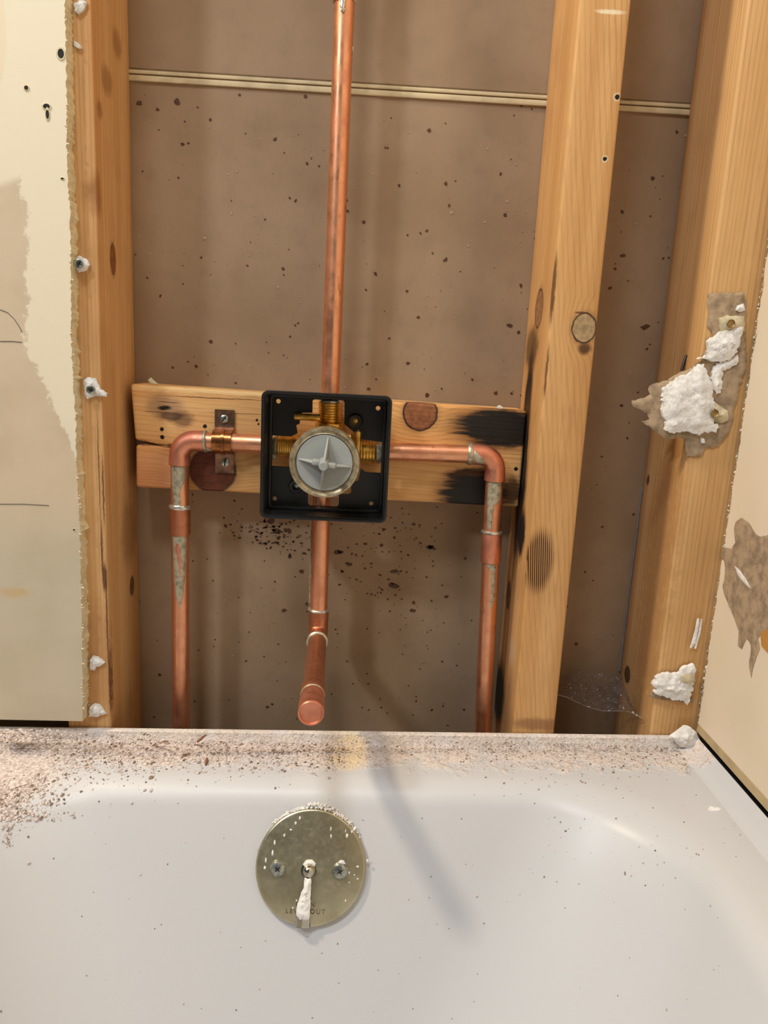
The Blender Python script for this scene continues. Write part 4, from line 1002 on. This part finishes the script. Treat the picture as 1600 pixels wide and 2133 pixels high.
small(190, 825, [(171, 792), (178, 786), (195, 788), (200, 800), (206, 812), (220, 820), (218, 827), (204, 826), (190, 827), (178, 832), (172, 820)], 'white plaster crumb around a screw on the left stud, level with the board top', 71, (189, 812))
small(197, 1395, [(184, 1378), (190, 1370), (200, 1372), (215, 1384), (208, 1390), (198, 1392), (194, 1400), (184, 1396)], 'small white plaster crumb low on the left stud, above the bottom one', 72)
small(200, 1500, [(183, 1478), (193, 1470), (205, 1474), (218, 1491), (200, 1497), (182, 1498)], 'white plaster flake at the very bottom of the drywall edge', 73)
small(163, 560, [(150, 536), (162, 531), (176, 538), (183, 550), (176, 562), (160, 566), (152, 555)], 'cream plaster ring around a screw head at the drywall edge, highest on the left stud', 74, (164, 549))
small(160, 15, [(150, 2), (165, -4), (178, 0), (172, 12), (160, 24), (151, 18)], 'grey plaster scrap at the top end of the drywall edge', 75)
for (px, py, pts, lb) in ((157, 88, [(150, 80), (158, 84), (166, 94), (158, 96), (150, 90)], 'tiny plaster tab on the drywall edge just below the topmost scrap'),):
    small(px, py, pts, lb, 76)

# little litter on top of the board
for (pts, lb, sd) in ([[(308, 792), (314, 786), (324, 796), (330, 800), (322, 803), (312, 798)], 'pale wood curl on the left top edge of the blocking board', 81], [[(1036, 846), (1042, 844), (1050, 850), (1044, 853), (1036, 850)], 'tiny plaster chip on the right top edge of the blocking board', 82]):
    slab(pxY(pts, .055), lambda a, b, d: (a, .056-d, b), .003, .0006, .0012, sd).build('chip', M_plaster if sd == 82 else M_paper2, label=lb, cat='chip')

# ------------------------------------------------------------------ cobweb
lo = [(1163, 1446), (1180, 1452), (1200, 1462), (1225, 1473), (1255, 1481), (1290, 1481), (1312, 1483), (1338, 1496)]
up = [(1168, 1408), (1190, 1400), (1212, 1396), (1235, 1404), (1258, 1402), (1280, 1404), (1298, 1408), (1312, 1440)]
A3 = [onY(x, y, .012+.03*math.sin(PI*i/7)) for i, (x, y) in enumerate(lo)]; B3 = [onY(x, y, .082) for x, y in up]
A3[0].x = .1849; A3[-1].x = min(A3[-1].x, .2724)
cols_ = 36; rows_ = 10; vs = []; fs = []
def lerpl(P, u): k = min(int(u*(len(P)-1)), len(P)-2); return P[k].lerp(P[k+1], u*(len(P)-1)-k)
for i in range(cols_+1):
    for j in range(rows_+1):
        p_ = lerpl(A3, i/cols_).lerp(lerpl(B3, i/cols_), j/rows_); p_ += Vector((0, 0, -.004*math.sin(PI*j/rows_)+.001*mnoise.noise(p_*200)))
        p_.x = min(max(p_.x, .1850), .2723); vs.append(p_)
fs = [(i*(rows_+1)+j, (i+1)*(rows_+1)+j, (i+1)*(rows_+1)+j+1, i*(rows_+1)+j+1) for i in range(cols_) for j in range(rows_)]
web = thing('cobweb', tuple(onY(1240, 1480, .04)), 'dusty grey cobweb hung low between the two right-hand studs', 'cobweb')
MB().add(vs, fs).build('web_sheet', M_web, web)
MB().sweep([lerpl(A3, i/40) for i in range(41)], .00022, 6).build('edge_thread', simple('web_thread', (170, 160, 150), .8), web)
mb = MB()
for i in range(60):
    p_ = lerpl(A3, U(.1, .95)).lerp(lerpl(B3, U(.1, .9)), R.random()**1.5); crumb(mb, p_, Vector((0, -1, 0)), U(.0002, .0006))
mb.build('trapped_specks', M_plaster, web, smooth=False)['kind'] = 'stuff'

for o in bpy.data.objects:
    if '_w' in o: del o['_w']
